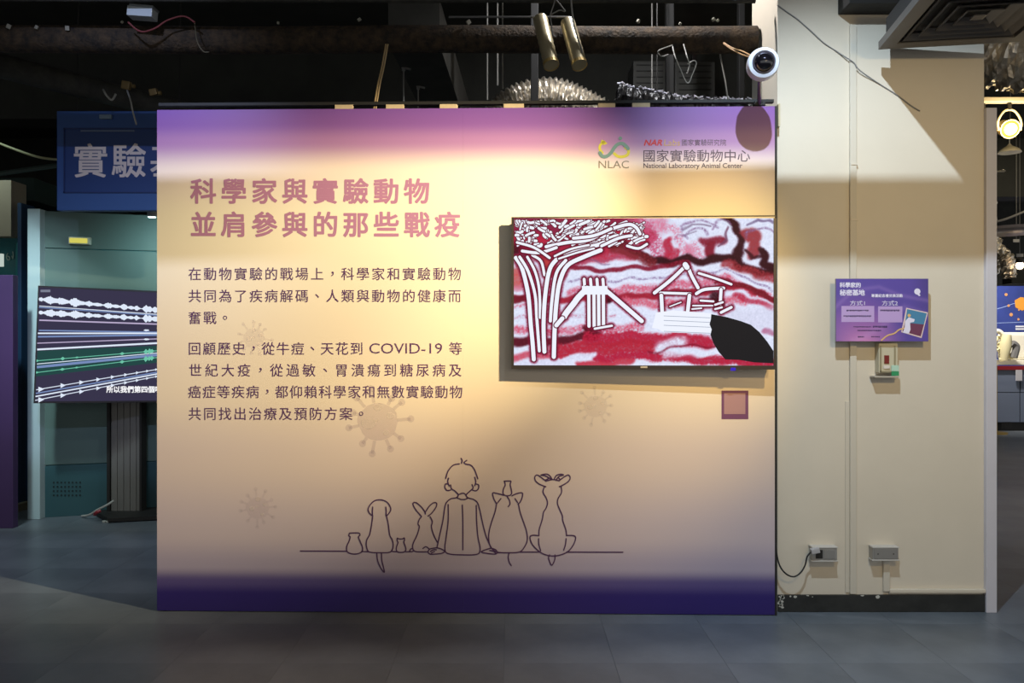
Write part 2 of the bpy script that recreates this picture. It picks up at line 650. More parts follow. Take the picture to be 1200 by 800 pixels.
# blank purple plaque under the screen
q = MB()
rect(q, PL, 845.5, 457.5, 877, 491, o1)
plq = build('plaque', q, mat('plaque_ink', (116, 66, 98), .5), panel)
q = MB()
rect(q, PL, 848.5, 460.5, 873.5, 485, o2)
build('plaque_field', q, mat('plaque_field_ink', (172, 128, 124), .5), plq)


def virus(cx, cy, r, seed):
    rnd = random.Random(seed)
    mb = MB()
    holes = [(0.0, -0.45, .20), (.38, -.18, .17), (-.30, .05, .30 if r > 25 else .2), (.25, .35, .14), (-.05, -.05, .1)]
    # body: ring sectors plus webs leave pale round holes
    n = 26
    body = [(cx + r * .62 * math.cos(2 * math.pi * i / n) * (1 + .05 * math.sin(5 * i)), cy + r * .58 * math.sin(2 * math.pi * i / n)) for i in range(n)]
    fpoly(mb, PL, body, o1)
    for i in range(11):
        a = 2 * math.pi * i / 11 + rnd.uniform(-.12, .12)
        L = r * rnd.uniform(.82, 1.05)
        ribbon(mb, PL, [(cx + r * .6 * math.cos(a), cy + r * .6 * math.sin(a)), (cx + L * math.cos(a), cy + L * math.sin(a))], r * .10, o1, caps=False)
        disc(mb, PL, cx + L * math.cos(a), cy + L * math.sin(a), r * .11, o1, 10)
    build('virus_mark', mb, mat('virus_ink_large' if r > 25 else 'virus_ink', (150, 120, 150), .5, alpha=.14 if r > 25 else .08), panel)
    mh = MB()
    for hx, hy, hr in holes:
        disc(mh, PL, cx + hx * r, cy + hy * r, hr * r * .75, o2, 14, hr * r * .6)
    build('virus_mark', mh, mat('virus_pale', (236, 222, 204), .5, alpha=.2), panel)


virus(443, 494, 38, 1)
virus(298, 396, 20, 2)
virus(302, 595, 22, 3)
virus(698, 476, 22, 4)

# line drawing: a person and animals seen from behind, sitting on a line
LD = []
def A(s): return [(340 + x / 5, 520 + y / 5) for x, y in s]
def Bp(s): return [(540 + x / 5, 520 + y / 5) for x, y in s]
for s in (
    [(60, 627), (333, 628)], [(422, 630), (456, 631)], [(600, 630), (624, 631)], [(676, 631), (705, 631)],
    [(348, 522), (376, 521), (404, 522), (409, 535), (400, 545), (412, 575), (424, 605), (422, 628), (405, 640), (378, 645), (350, 640), (333, 628), (332, 600), (345, 570), (352, 545), (344, 538), (348, 522)],
    [(482, 420), (465, 405), (457, 383), (470, 355), (495, 333), (525, 327), (555, 333), (578, 352), (590, 382), (580, 405), (566, 420)],
    [(484, 370), (482, 395), (483, 420)], [(561, 370), (563, 395), (562, 420)],
    [(484, 420), (478, 470), (466, 530), (450, 560), (446, 590), (455, 625), (475, 635), (527, 637), (580, 635), (598, 620), (604, 590), (598, 560), (584, 535), (575, 470), (566, 425)],
    [(508, 637), (512, 680), (530, 725), (552, 752), (545, 715), (537, 680), (535, 640)],
    [(628, 552), (640, 556), (658, 556), (669, 551), (670, 565), (666, 575), (675, 600), (678, 620), (668, 632), (650, 635), (630, 632), (622, 620), (624, 600), (632, 578), (627, 565), (628, 552)],
    [(768, 422), (740, 390), (722, 360), (722, 345), (740, 345), (770, 370), (790, 398), (792, 410)],
    [(792, 400), (815, 365), (840, 345), (858, 347), (855, 370), (830, 405), (808, 422)],
    [(770, 425), (755, 445), (750, 470), (757, 485), (745, 530), (722, 580), (718, 608), (730, 628), (765, 632), (810, 631)],
    [(700, 628), (706, 616), (718, 615), (722, 626), (712, 631), (700, 628)],
    [(778, 612), (795, 602), (812, 612)],
    [(820, 425), (833, 455), (828, 485), (840, 530), (862, 575)],
    [(912, 202), (925, 160), (955, 125), (992, 116)],
    [(928, 200), (924, 222), (932, 246)], [(922, 234), (910, 235), (907, 255), (920, 272), (940, 270)],
    [(940, 240), (946, 262), (965, 275), (985, 297), (975, 314), (940, 322), (915, 345), (905, 380), (895, 450), (875, 540), (860, 608)],
    [(926, 355), (926, 450), (915, 540), (907, 600), (910, 630), (925, 642), (960, 648), (1000, 649)],
    [(985, 297), (1004, 290)], [(975, 314), (1002, 325)],
    [(860, 608), (885, 615), (905, 628), (890, 640), (850, 645), (820, 645), (808, 632), (820, 615), (858, 608)],
    [(822, 630), (840, 620), (856, 620)], [(828, 638), (846, 630)]):
    LD.append(A(s))
for s in (
    [(2, 84), (8, 98), (5, 112)], [(35, 96), (20, 108), (32, 118), (60, 125), (80, 150), (92, 180), (100, 204)],
    [(82, 195), (88, 220), (82, 245)], [(66, 238), (72, 258), (55, 275), (32, 298), (42, 315), (75, 325), (98, 345), (112, 390), (125, 450), (145, 530), (165, 580), (180, 610)],
    [(90, 235), (104, 240), (103, 262), (88, 274), (68, 270)],
    [(0, 290), (18, 289), (32, 300)], [(0, 325), (25, 325), (42, 316)], [(9, 358), (12, 450), (12, 620)],
    [(91, 360), (93, 450), (100, 540), (112, 600), (112, 630), (98, 645), (60, 650), (0, 649)],
    [(180, 610), (205, 620), (212, 635), (200, 645), (150, 640), (120, 632), (150, 618), (180, 610)], [(170, 624), (190, 628), (205, 640)],
    [(212, 636), (260, 637)],
    [(210, 350), (194, 322), (187, 288), (210, 289), (252, 300)], [(300, 303), (330, 290), (360, 287), (360, 312), (348, 340), (336, 352)],
    [(235, 320), (215, 345)], [(318, 320), (333, 343)],
    [(210, 350), (200, 400), (180, 460), (165, 520), (165, 570), (180, 610), (215, 633), (280, 637), (345, 632), (375, 600), (390, 560), (385, 510), (365, 450), (348, 400), (338, 352)],
    [(282, 640), (278, 665), (285, 695), (296, 712)],
    [(255, 218), (268, 217), (283, 217), (294, 219), (290, 238), (296, 268), (298, 290), (285, 302), (262, 302), (248, 290), (250, 265), (260, 240), (255, 218)],
    [(270, 305), (285, 330), (288, 352), (278, 367)],
    [(470, 182), (500, 176), (520, 185), (533, 206), (512, 196), (494, 186), (470, 182)], [(497, 210), (512, 204), (508, 192)],
    [(547, 207), (560, 185), (585, 177), (602, 182), (580, 188), (566, 200), (560, 212)], [(580, 206), (572, 198)],
    [(500, 218), (470, 195), (448, 182), (434, 192), (438, 216), (462, 236), (498, 250)],
    [(578, 214), (610, 190), (632, 182), (641, 200), (630, 220), (600, 240), (578, 250)],
    [(500, 217), (540, 208), (578, 216)],
    [(490, 250), (482, 282), (500, 315), (508, 345), (500, 375), (485, 400), (478, 440), (460, 500), (458, 537)],
    [(588, 250), (590, 285), (570, 320), (567, 350), (580, 385), (595, 420), (598, 450), (615, 500), (620, 537)],
    [(456, 555), (458, 590), (468, 625)], [(617, 555), (613, 590), (603, 622)],
    [(458, 537), (420, 535), (405, 548), (420, 590), (460, 630), (500, 650), (545, 656), (590, 648), (630, 628), (660, 590), (673, 550), (660, 537), (620, 536)],
    [(520, 650), (515, 670), (532, 710), (550, 680), (552, 650)],
    [(345, 633), (462, 633)], [(620, 633), (950, 634)]):
    LD.append(Bp(s))
mb = MB()
for i, s in enumerate(LD):
    ribbon(mb, PL, s, 1.45, o2 + 0.00002 * (i % 3))
build('line_drawing', mb, m_line, panel, label='thin purple outline drawing of a person and animals from behind')

# ================================================================ WALL-MOUNTED SCREEN
TVP = Plane(599.5, 3.768, 909.5, 3.712)
tc = (TVP.at(600, 340) + TVP.at(909, 340)) / 2
tv = thing('television', 'flat wall-mounted television on the purple panel showing a red and white sand drawing', 'television', (tc.x, tc.y, TVP.at(754, 431).z), TVP.ang)


def tvbox(x0, y0, x1, y1, o0, o1_, P_=TVP, bev=0.0):
    """box in front of plane P_ between pixel corners, from offset o0 to o1_"""
    mb = MB()
    a, b = P_.at(x0, y1, 0), P_.at(x1, y0, 0)
    mid = (a + b) / 2
    ln = (b.xy - a.xy).length
    c = mid.xy + P_.n * (o0 + o1_) / 2
    mb.box((c.x, c.y, (a.z + b.z) / 2), (ln, abs(o1_ - o0), abs(b.z - a.z)), (0, 0, P_.ang), bev)
    return mb


m_bezel = mat('bezel', (58, 50, 42), 0.35, 0.3)
build('back_housing', tvbox(601, 256, 907, 429, -0.055, -0.006, bev=0.006), m_dark, tv)
fr = MB()
for bx in ((599.3, 252.2, 909.4, 255.6), (599.3, 428.2, 909.4, 432.4), (599.3, 255.6, 602.2, 428.2), (906.4, 255.6, 909.4, 428.2)):
    t = tvbox(*bx, -0.006, 0.004)
    fr.add(t.v, t.f)
build('bezel', fr, m_bezel, tv, label='thin dark metal bezel')
build('wall_mount', tvbox(700, 300, 820, 400, -0.075, -0.055), m_dark, tv)
build('logo_badge', tvbox(750.5, 428.9, 758.5, 431.0, 0.004, 0.006), mat('badge', (225, 205, 170), .3, .6), tv, label='small silver badge')
build('indicator_light', tvbox(856, 430.6, 862, 434.2, -0.003, 0.005, bev=0.002), mat('blue_led', (60, 40, 190), emit=1.0), tv, label='small blue light')

SW = (222, 228, 250)
MARKS_A = [([(604.5, 302), (612, 315), (619, 345), (622, 380), (624, 400), (625.5, 421)], 4.6), ([(609, 301), (619, 318), (627, 345), (629, 372), (632, 411)], 3.4),
           ([(618, 301), (627, 318), (632, 340), (633, 372)], 3.0), ([(624, 299), (634, 306), (638, 322)], 3.0),
           ([(652, 304), (644, 316), (639, 345), (637, 380), (638, 412)], 4.6), ([(663, 305), (652, 320), (647, 350), (645, 376)], 3.6),
           ([(704, 293), (684, 301), (665, 311), (656, 330), (652, 355), (650, 385), (649, 418)], 4.8),
           ([(640, 289), (665, 284), (690, 281), (712, 270), (735, 263), (745, 266), (750, 274)], 3.8), ([(662, 300), (684, 291), (700, 287), (708, 284)], 4.6),
           ([(612, 294), (632, 296), (652, 290)], 3.4), ([(672, 279), (696, 276), (716, 268)], 3.6), ([(705, 288), (725, 279), (740, 276)], 3.4), ([(606, 284), (626, 290), (644, 302)], 3.0), ([(735, 288), (748, 291), (758, 286)], 3.0),
           ([(650, 300), (668, 292), (690, 287)], 2.4), ([(655, 303), (676, 296), (696, 291)], 2.2)]
MARKS_A += [([(x, 327), (x + .8, 337)], 3.4) for x in (684.5, 692, 699.5, 706.5)]
MARKS_A += [([(688, 338), (678, 348), (672, 356), (664, 366), (661, 371)], 6.8), ([(659, 373), (652, 381)], 5.0), ([(710, 340), (730, 357), (752, 376)], 5.0)]
MARKS_A += [([(x, 340), (x + .3, 382)], 3.8) for x in (690, 696, 701.5, 707)] + [([(697, 385), (717, 381.5)], 2.6)]
MARKS_B = [([(767, 343), (786, 328), (804, 311)], 4.0), ([(805, 309), (810, 322), (818, 337)], 3.8), ([(803, 310), (805, 313)], 6.2), ([(819, 320), (838, 326), (857, 333)], 2.8),
           ([(774, 343), (809, 344)], 3.0), ([(816, 344), (826, 339), (848, 337.5)], 3.6), ([(775, 346), (776, 366)], 4.2), ([(808, 346), (806, 364)], 4.2),
           ([(845, 339), (844, 356)], 3.6), ([(821, 352), (836, 353)], 2.4), ([(812, 358), (835, 358)], 1.8), ([(811, 362), (822, 361)], 1.8), ([(838, 357), (847, 354)], 2.4), ([(838, 362), (846, 360)], 2.2), ([(845, 366), (857, 360)], 3.2), ([(785, 359), (798, 354)], 1.4)]
def sand(X, Y):
    rng = np.random.default_rng(3)
    img = np.zeros(X.shape + (3,)) + np.array(SW, float)
    X0, Y0 = X, Y
    X = X + 1.6 * np.sin(Y * .31 + X * .05) + 1.2 * np.sin(Y * .13 - X * .09 + 1)
    Y = Y + 1.5 * np.sin(X * .11 + 2) + 1.0 * np.sin(X * .23 + Y * .1)
    grain = rng.normal(0, 1, X.shape)
    g2 = (grain + np.roll(grain, 1, 1) + np.roll(grain, 1, 0)) / 3

    def soft(pts, w, soft_, col, a=1.0, gr=0.25):
        nonlocal img
        d = dist_line(X, Y, pts)
        k = np.clip(1 - (d - w / 2) / soft_, 0, 1)
        k = k * k * (3 - 2 * k) * a
        k = np.clip(k + g2 * gr * k * (1 - k) * 4 * .6 + g2 * gr * .25 * k, 0, 1)
        img = img * (1 - k[..., None]) + np.array(col, float) * k[..., None]
    RED, DR, MAR, PK = (176, 28, 58), (126, 16, 42), (52, 8, 22), (208, 116, 148)
    # canopy ground
    soft([(602, 264), (730, 264)], 26, 8, (132, 22, 56), .95)
    soft([(602, 284), (650, 290), (700, 288), (735, 275), (756, 276)], 16, 8, RED, .95)
    soft([(604, 292), (612, 300)], 12, 6, MAR, .8)
    soft([(636, 300), (648, 305), (642, 318)], 8, 5, (186, 60, 60), 1)
    soft([(602, 325), (616, 326)], 16, 8, (190, 70, 70), .8)
    soft([(675, 305), (720, 298), (742, 300)], 6, 6, RED, .8)
    # sky right of canopy
    soft([(740, 262), (775, 262)], 8, 10, PK, .6)
    soft([(782, 283), (783, 305)], 5, 5, RED, .9)
    soft([(791, 296), (792, 306)], 5, 4, RED, .8)
    soft([(825, 281), (845, 283)], 4, 5, DR, .9)
    soft([(832, 287), (834, 297)], 7, 5, DR, .95)
    soft([(806, 294), (812, 300)], 5, 8, PK, .7)
    soft([(800, 270), (812, 262), (830, 263)], .6, 1.5, (120, 100, 130), .7)
    soft([(800, 277), (815, 271)], .6, 1.5, (120, 100, 130), .6)
    soft([(852, 256), (862, 264), (868, 276), (867, 290), (862, 302), (868, 312)], 5, 4.5, MAR, 1)
    soft([(853, 268), (849, 282), (842, 289)], .8, 2, (110, 60, 90), .8)
    soft([(876, 275), (884, 272), (886, 288), (880, 296)], 9, 5, (150, 50, 60), .95)
    soft([(874, 292), (880, 301), (890, 300)], 1.5, 3, MAR, .8)
    soft([(893, 295), (897, 302), (895, 309), (906, 316)], 6, 4, MAR, 1)
    soft([(876, 263), (886, 256), (900, 259), (906, 263)], .8, 2, (110, 90, 130), .8)
    for cx, cy, r_ in ((820, 275, 22), (818, 278, 14), (800, 283, 9), (890, 280, 17), (845, 268, 12)):
        soft([(cx + r_ * math.cos(a), cy + r_ * .8 * math.sin(a)) for a in [math.pi * (1.05 + .8 * k / 8) for k in range(9)]], .4, 2.2, (130, 96, 140), .55, .5)
    soft([(775, 262), (790, 270), (800, 290), (806, 300)], 3, 8, PK, .45, .8)
    soft([(745, 262), (758, 266), (768, 285), (772, 298)], 6, 9, (190, 70, 110), .6, .8)
    soft([(815, 288), (822, 298)], 3, 7, PK, .5, .8)
    # ridge
    soft([(712, 283), (735, 290), (752, 300), (775, 305), (790, 309), (806, 303), (822, 306), (842, 302), (862, 305), (880, 315), (906, 321)], 5, 4, MAR, 1)
    soft([(722, 290), (745, 300), (765, 306)], 8, 5, (120, 30, 40), .8)
    soft([(850, 310), (880, 316), (906, 328)], 5, 5, (150, 40, 50), .8)
    # hills
    soft([(668, 313), (690, 316), (720, 316), (760, 313), (800, 309)], 2.5, 2.5, DR, .9)
    soft([(680, 310), (700, 304), (730, 301)], .6, 2, (170, 70, 100), .7)
    soft([(690, 305), (715, 309)], .5, 1.5, (120, 90, 130), .5)
    soft([(665, 329), (720, 329), (800, 322), (850, 317), (885, 328), (906, 342)], .5, 2, (150, 130, 170), .6, .8)
    soft([(602, 338), (620, 334)], 3, 3, PK, .6)
    soft([(668, 342), (700, 343), (750, 338), (800, 334), (850, 326), (875, 338), (906, 350)], 2, 6, (206, 90, 120), .8, .6)
    soft([(602, 348), (620, 350), (680, 350), (740, 348), (830, 340), (868, 335), (890, 342), (906, 352)], 3.5, 4, (160, 32, 54), 1)
    soft([(840, 330), (860, 333), (880, 336), (906, 352)], 3.5, 3, (120, 22, 40), 1)
    soft([(712, 342), (716, 348)], 7, 4, MAR, .9)
    soft([(730, 354), (790, 356), (870, 352)], 3, 6, (206, 84, 110), .8, .5)
    soft([(860, 346), (885, 352), (906, 362)], 2, 4, RED, .8)
    soft([(602, 357), (640, 362)], 1, 3, (204, 110, 140), .5, .8)
    soft([(602, 372), (720, 370)], 1, 3, (190, 120, 150), .35, .9)
    soft([(602, 386), (640, 388), (700, 386), (752, 384)], 2, 6, (204, 80, 110), .7, .6)
    soft([(602, 400), (640, 400), (680, 396), (700, 394)], 6, 4, (90, 20, 36), 1)
    soft([(690, 388), (700, 392)], 6, 5, (84, 18, 34), 1)
    soft([(690, 398), (730, 396), (780, 398), (830, 400)], 10, 6, RED, .95, .5)
    soft([(652, 410), (700, 408), (760, 406)], 10, 6, (176, 34, 56), .95, .5)
    soft([(602, 418), (650, 416)], 3, 5, (196, 60, 84), .8)
    soft([(700, 420), (760, 416), (800, 420), (870, 424), (906, 426)], 5, 5, RED, .95, .5)
    soft([(680, 428), (740, 424)], 3, 4, (190, 50, 70), .9)
    soft([(775, 404), (800, 402)], 2, 9, SW, .9)
    soft([(778, 416), (830, 411)], 2, 6, SW, .8)
    soft([(602, 429), (650, 424), (695, 416)], 3, 4, (220, 222, 246), .95)
    soft([(760, 412), (780, 410), (810, 404), (840, 406)], .5, 2, DR, .7)
    soft([(860, 376), (906, 372)], 14, 12, (214, 216, 240), .8)
    soft([(898, 388), (906, 392)], 3, 4, (170, 90, 130), .7)
    soft([(600, 349), (618, 350)], 6, 3, (110, 22, 40), .9)
    X, Y = X0, Y0
    for pts, wd in MARKS_A + MARKS_B:
        soft([tuple(p) for p in pts], wd + 1.5, 3.6, (128, 18, 50), .85, .3)
    soft([(838, 348), (842, 356)], 8, 5, MAR, .9)
    # fine grain
    img += g2[..., None] * 9
    return img


m_scr = attr_mat('screen_image', emit=0.95)
scr1 = paint_grid('screen', TVP, 602.2, 255.6, 906.4, 428.2, 306, 174, 0.0012, sand, m_scr, tv, label='lit screen with red sand picture')
m_sw = mat('screen_white', (236, 240, 252), emit=0.98)
m_sm = mat('screen_maroon', (104, 14, 42), emit=0.9)
m_sk = mat('screen_black', (34, 32, 34), emit=0.9)
wm, mm = MB(), MB()
NS = [0]
def sand_stroke(pts, wd, out=1.5, k=5, lvl=0):
    NS[0] += 1
    h = 0.0014 + NS[0] * 5e-6
    ribbon(mm, TVP, pts, wd + out, h, k=k)
    ribbon(wm, TVP, pts, wd, h + 2.5e-6, k=k)
rnd = random.Random(5)
for _ in range(210):
    x = rnd.uniform(604, 752)
    ymax = 296 - max(0, (x - 650)) * .10
    y = rnd.uniform(258, ymax - (8 if x < 640 else 2))
    if x > 712 and y < 262: continue
    an = rnd.uniform(-.6, 1.9) if x < 655 and y < 282 else rnd.gauss(-.45, .35)
    L = rnd.uniform(2, 5) if x < 655 else rnd.uniform(3, 7)
    x0, x1 = max(604.5, x - L * math.cos(an)), min(903, x + L * math.cos(an))
    y0_, y1_ = max(258.5, y - L * math.sin(an)), max(258.5, y + L * math.sin(an))
    lv = rnd.random() * .4
    sand_stroke([(x0, y0_), ((x0 + x1) / 2 + rnd.uniform(-1.2, 1.2), (y0_ + y1_) / 2 + rnd.uniform(-1, 1)), (x1, y1_)], rnd.uniform(1.8, 3.6), 1.8, 3)
for pts, wd in MARKS_A:
    sand_stroke(pts, wd, 2.6, lvl=1)
rect(wm, TVP, 682, 335, 712, 345, 0.0040)
for pts, wd in MARKS_B:
    sand_stroke(pts, wd, 2.4, lvl=1)
fpoly(wm, TVP, [(769, 366), (790, 363.5), (834, 367), (834, 391), (778, 389), (770, 385), (764, 384)], 0.0034)
sl = MB()
for y in (371.5, 376.8, 382.5, 389.5):
    ribbon(sl, TVP, [(778, y - 1.5), (832, y + .8)], .6, 0.0042)
build('screen_marks', mm, m_sm, scr1, kind='stuff')
build('screen_marks', wm, m_sw, scr1, kind='stuff')
build('screen_marks', sl, mat('screen_grey', (150, 160, 180), emit=.9), scr1, kind='stuff')
hd = MB()
fpoly(hd, TVP, [(833.5, 368), (850, 371), (868, 376), (880, 380.5), (890, 389), (899, 400), (906.3, 411), (906.3, 425.5), (884, 424.5), (866, 421.5), (850, 421), (842, 412), (836, 402), (832.5, 392), (834, 386), (831.5, 380), (833, 374)], 0.0044)
build('screen_marks', hd, m_sk, scr1, label='black hand silhouette on the screen')

# ================================================================ SECURITY CAMERA
cc = at(894, 75, 3.50)
scam = thing('security_camera', 'round white security camera with dark lens on an arm above the panel corner', 'security camera', (cc.x, cc.y, cc.z - .07))
m_cam = mat('camera_white', (214, 216, 226), .35)
rr_ = 18.3 * 3.50 / F
fwd = (Vector((0, 0, EYE)) - cc); fwd = Vector((fwd.x * .5, fwd.y, -0.35)).normalized()
body = MB().lathe([(rr_ * .25, -.085), (rr_ * .8, -.07), (rr_ * .97, -.04), (rr_, -.01), (rr_, .012), (rr_ * .93, .027), (rr_ * .74, .034), (rr_ * .70, .030), (rr_ * .70, .020)], cc, fwd, 48)
build('housing', body, m_cam, scam, True)
m_lens = mat('lens_glass', (14, 12, 16), .06, 0, spec=1.0)
ring = MB().lathe([(rr_ * .70, .028), (rr_ * .68, .038), (rr_ * .60, .038), (rr_ * .58, .030)], cc, fwd, 40)
lrg = build('lens_ring', ring, mat('lens_ring', (60, 56, 66), .3, .6), scam, True)
build('lens', MB().lathe([(rr_ * .60, .028), (rr_ * .56, .042), (rr_ * .42, .056), (rr_ * .2, .064), (rr_ * .02, .066)], cc, fwd, 36), m_lens, lrg, True, label='dark domed glass lens')
p0 = cc - fwd * .07
p1 = PL.at(889.5, 123, -0.015)
build('arm', MB().tube([p0, (p0 + p1) / 2 + Vector((0, 0, .004)), p1], .010, 12), mat('chrome', (150, 145, 140), .25, .9), scam, True)
cl = MB().box(p1 + Vector((0, 0, .0)), (.055, .03, .012), (0, 0, PL.ang), .003)
cl.box(p1 + Vector((-0.018, -.012, .004)), (.014, .014, .02), None, .002).box(p1 + Vector((0.018, -.012, .004)), (.014, .014, .02), None, .002)
build('clamp', cl, m_dark, scam)
build('beige_bracket', MB().span(at(909, 151, 3.84), at(914.5, 121, 3.80), .003), mat('beige_plastic', (196, 178, 140), .5), None, label='small beige bracket between the panel top and the pier', cat='bracket')

# ================================================================ ON THE PIER
CP = Plane(911, CY, 1153, CY)
m_cond = mat('conduit_cream', (206, 196, 178), .5, 0, .04, 30)
mb = MB()
mb.span(at(996.5, 696, CY - .016), at(1002.5, 30, CY), .003)
cond = build('cable_conduit', mb, m_cond, None, label='tall cream cable trunking running down the pier behind the poster', cat='conduit')
mb = tvbox(995.6, 259, 1003.4, 256.4, 0, .019, CP)
build('joint_cover', mb, m_wall, cond)
mb = tvbox(995.6, 194, 1003.4, 192.2, 0, .019, CP)
build('joint_cover', mb, m_wall, cond)
mb = MB()
mb.span(at(990.8, 694, CY - .005), at(995.2, 470, CY), .002)
build('cable_conduit', mb, m_cond, None, label='short thin cream trunking beside the tall one, lower pier', cat='conduit')
mb = MB()
mb.span(at(1035.5, 693, CY - .014), at(1041.5, 655, CY), .003)
build('cable_conduit', mb, m_cond, None, label='short vertical cream trunking under the right-hand grey socket box', cat='conduit')
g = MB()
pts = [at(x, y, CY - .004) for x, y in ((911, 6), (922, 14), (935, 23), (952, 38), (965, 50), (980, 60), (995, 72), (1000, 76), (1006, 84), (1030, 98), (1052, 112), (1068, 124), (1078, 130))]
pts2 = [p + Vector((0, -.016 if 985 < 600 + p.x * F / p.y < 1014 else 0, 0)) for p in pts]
build('cable_shadow_line', g.tube(smooth_path(pts2, 4), .0028, 6), mat('cable_shadow_grey', (120, 118, 118), .5), None, True, label='thin grey line standing in for a cable shadow, diagonal across the top of the pier', cat='cable')  # shadow line of a cable, modelled as a solid grey tube


def socket(x0, y0, x1, y1, label, plug):
    a, b = at(x0, y1, CY), at(x1, y0, CY)
    t = thing('socket_box', label, 'socket box', ((a.x + b.x) / 2, CY, a.z), 0, None)
    build('housing', tvbox(x0, y0, x1, y1, 0, .042, CP, .004), mat('socket_metal', (168, 164, 158), .38, .55, .05, 60), t)
    lip = tvbox(x0 - .5, y0 - .6, x1 + .5, y0 + .8, 0, .045, CP, .001)
    l2 = tvbox(x0 - .5, y1 - .8, x1 + .5, y1 + .6, 0, .045, CP, .001)
    lip.add(l2.v, l2.f)
    build('lip', lip, mat('socket_lip', (205, 200, 192), .4, .2), t)
    if plug:
        build('cover_flap', tvbox(x0 + 13, y0 + 2.5, x1 - 3, y1 - 3, .042, .047, CP, .001), mat('socket_flap', (150, 146, 140), .4, .4), t)
        build('socket_hole', tvbox(x0 + 4, y0 + 3, x0 + 12, y1 - 3, .042, .0435, CP), m_dark, t)
    else:
        build('face_plate', tvbox(x0 + 1.5, y0 + 2, x1 - 1.5, y1 - 2, .042, .0445, CP, .001), mat('socket_flap', (150, 146, 140), .4, .4), t)
        for k in (0.2, 0.8):
            sx = x0 + (x1 - x0) * k
            build('screw', tvbox(sx - .6, (y0 + y1) / 2 - .6, sx + .6, (y0 + y1) / 2 + .6, .0445, .0455, CP), m_dark, t)
    return t


socket(948, 638.5, 977, 654.5, 'grey metal socket box with a black plug lead in it, low on the pier', True)
socket(1018, 638.5, 1048, 653.5, 'plain grey metal socket box with no lead, above the short trunking', False)
pw = thing('power_cord', 'black power cord looping from the panel edge up to the left socket box', 'cable', at(925, 676, 3.80))
a_ = [at(909.6, y, 3.81) for y in (560, 600, 635)] + [at(x, y, 3.80) for x, y in ((910.5, 650), (914, 663), (921, 672), (930, 675.5), (938, 671), (943.5, 662), (946, 652), (951, 646.5))] + [at(957, 644.5, 3.815)]
build('cord', MB().tube(smooth_path(a_, 5), .0038, 8), mat('black_rubber', (24, 22, 26), .5), pw, True)
build('plug', MB().box(at(955, 645, 3.80), (.042, .024, .026), (0, R(-12), 0), .005), mat('plug_grey', (176, 172, 172), .4), pw)

# wall control box behind the poster
c0 = at(1036, 441, CY)
wb = thing('wall_control_box', 'cream wall control box with dark red window and green tag under the poster', 'control box', (c0.x, CY, c0.z))
build('housing', tvbox(1025, 402, 1047, 436.5, 0, .045, CP, .004), mat('box_cream', (196, 186, 158), .5), wb)
build('frame', (lambda t, t2, t3: t.add(t2.v, t2.f).add(t3.v, t3.f))(tvbox(1026, 405, 1027.6, 435, .045, .049, CP), tvbox(1042.5, 405, 1044, 435, .045, .049, CP), tvbox(1026, 434, 1044, 435.6, .045, .049, CP)), mat('box_edge', (150, 138, 108), .5), wb)
build('red_window', tvbox(1031, 416, 1036.4, 425.6, .045, .050, CP, .001), mat('dark_red', (120, 30, 18), .3), wb, label='dark red window')
build('white_button', tvbox(1030, 427.5, 1037, 431.5, .045, .050, CP, .001), mat('box_white', (222, 210, 198), .5), wb)
build('green_tag', tvbox(1039, 434.5, 1047.5, 439.6, .046, .052, CP, .001), mat('tag_green', (46, 146, 92), .45), wb, label='green tag')
build('green_tag', tvbox(1039, 427.5, 1047.5, 434.3, .046, .051, CP, .001), mat('tag_pale', (180, 212, 190), .45), wb, label='pale green tag')
build('shelf', tvbox(1019, 440, 1047, 442, 0, .055, CP, .002), mat('shelf_grey', (176, 166, 150), .5), wb)

# poster
PP = Plane(979.5, CY - .066, 1088, CY - .066)
c0 = at(1034, 400, CY - .062)
ps = thing('poster', 'small purple information board with white title, mounted on the pier above the control box', 'poster', (c0.x, c0.y, c0.z))
psb = build('board', tvbox(979.5, 326.3, 1088, 400, -.010, 0, PP, .0015), mat('board_core', (120, 110, 130), .5), ps)
build('standoff', (lambda a, b: a.add(b.v, b.f))(tvbox(990, 335, 996, 341, -.066, -.010, PP), tvbox(1072, 335, 1078, 341, -.066, -.010, PP)), m_dark, ps)


def post_bg(X, Y):
    u, v = (X - 979.5) / 108.5, (Y - 326.3) / 73.7
    c = np.zeros(X.shape + (3,))
    c[:] = (88, 70, 156)
    def mix(k, col):
        nonlocal c
        k = np.clip(k, 0, 1)[..., None]
        c = c * (1 - k) + np.array(col, float) * k
    mix(1.1 - np.hypot((u - .28) / .45, (v - 1.0) / .55), (206, 132, 184))
    mix(.75 - np.hypot((u - .25) / .6, (v - .6) / .6), (150, 96, 168))
    mix((u - .8) * 2.2 * (1 - v), (60, 48, 100))  # shadow over the upper right, painted into the poster colour
    for pts, w_ in (([(979, 360), (1000, 340), (1030, 336), (1055, 346), (1087, 352)], 2.5), ([(1000, 400), (1030, 385), (1060, 360), (1087, 370)], 4)):
        d = dist_line(X, Y, pts)
        mix(.25 * np.exp(-(d / w_) ** 2), (190, 150, 210))
    return c


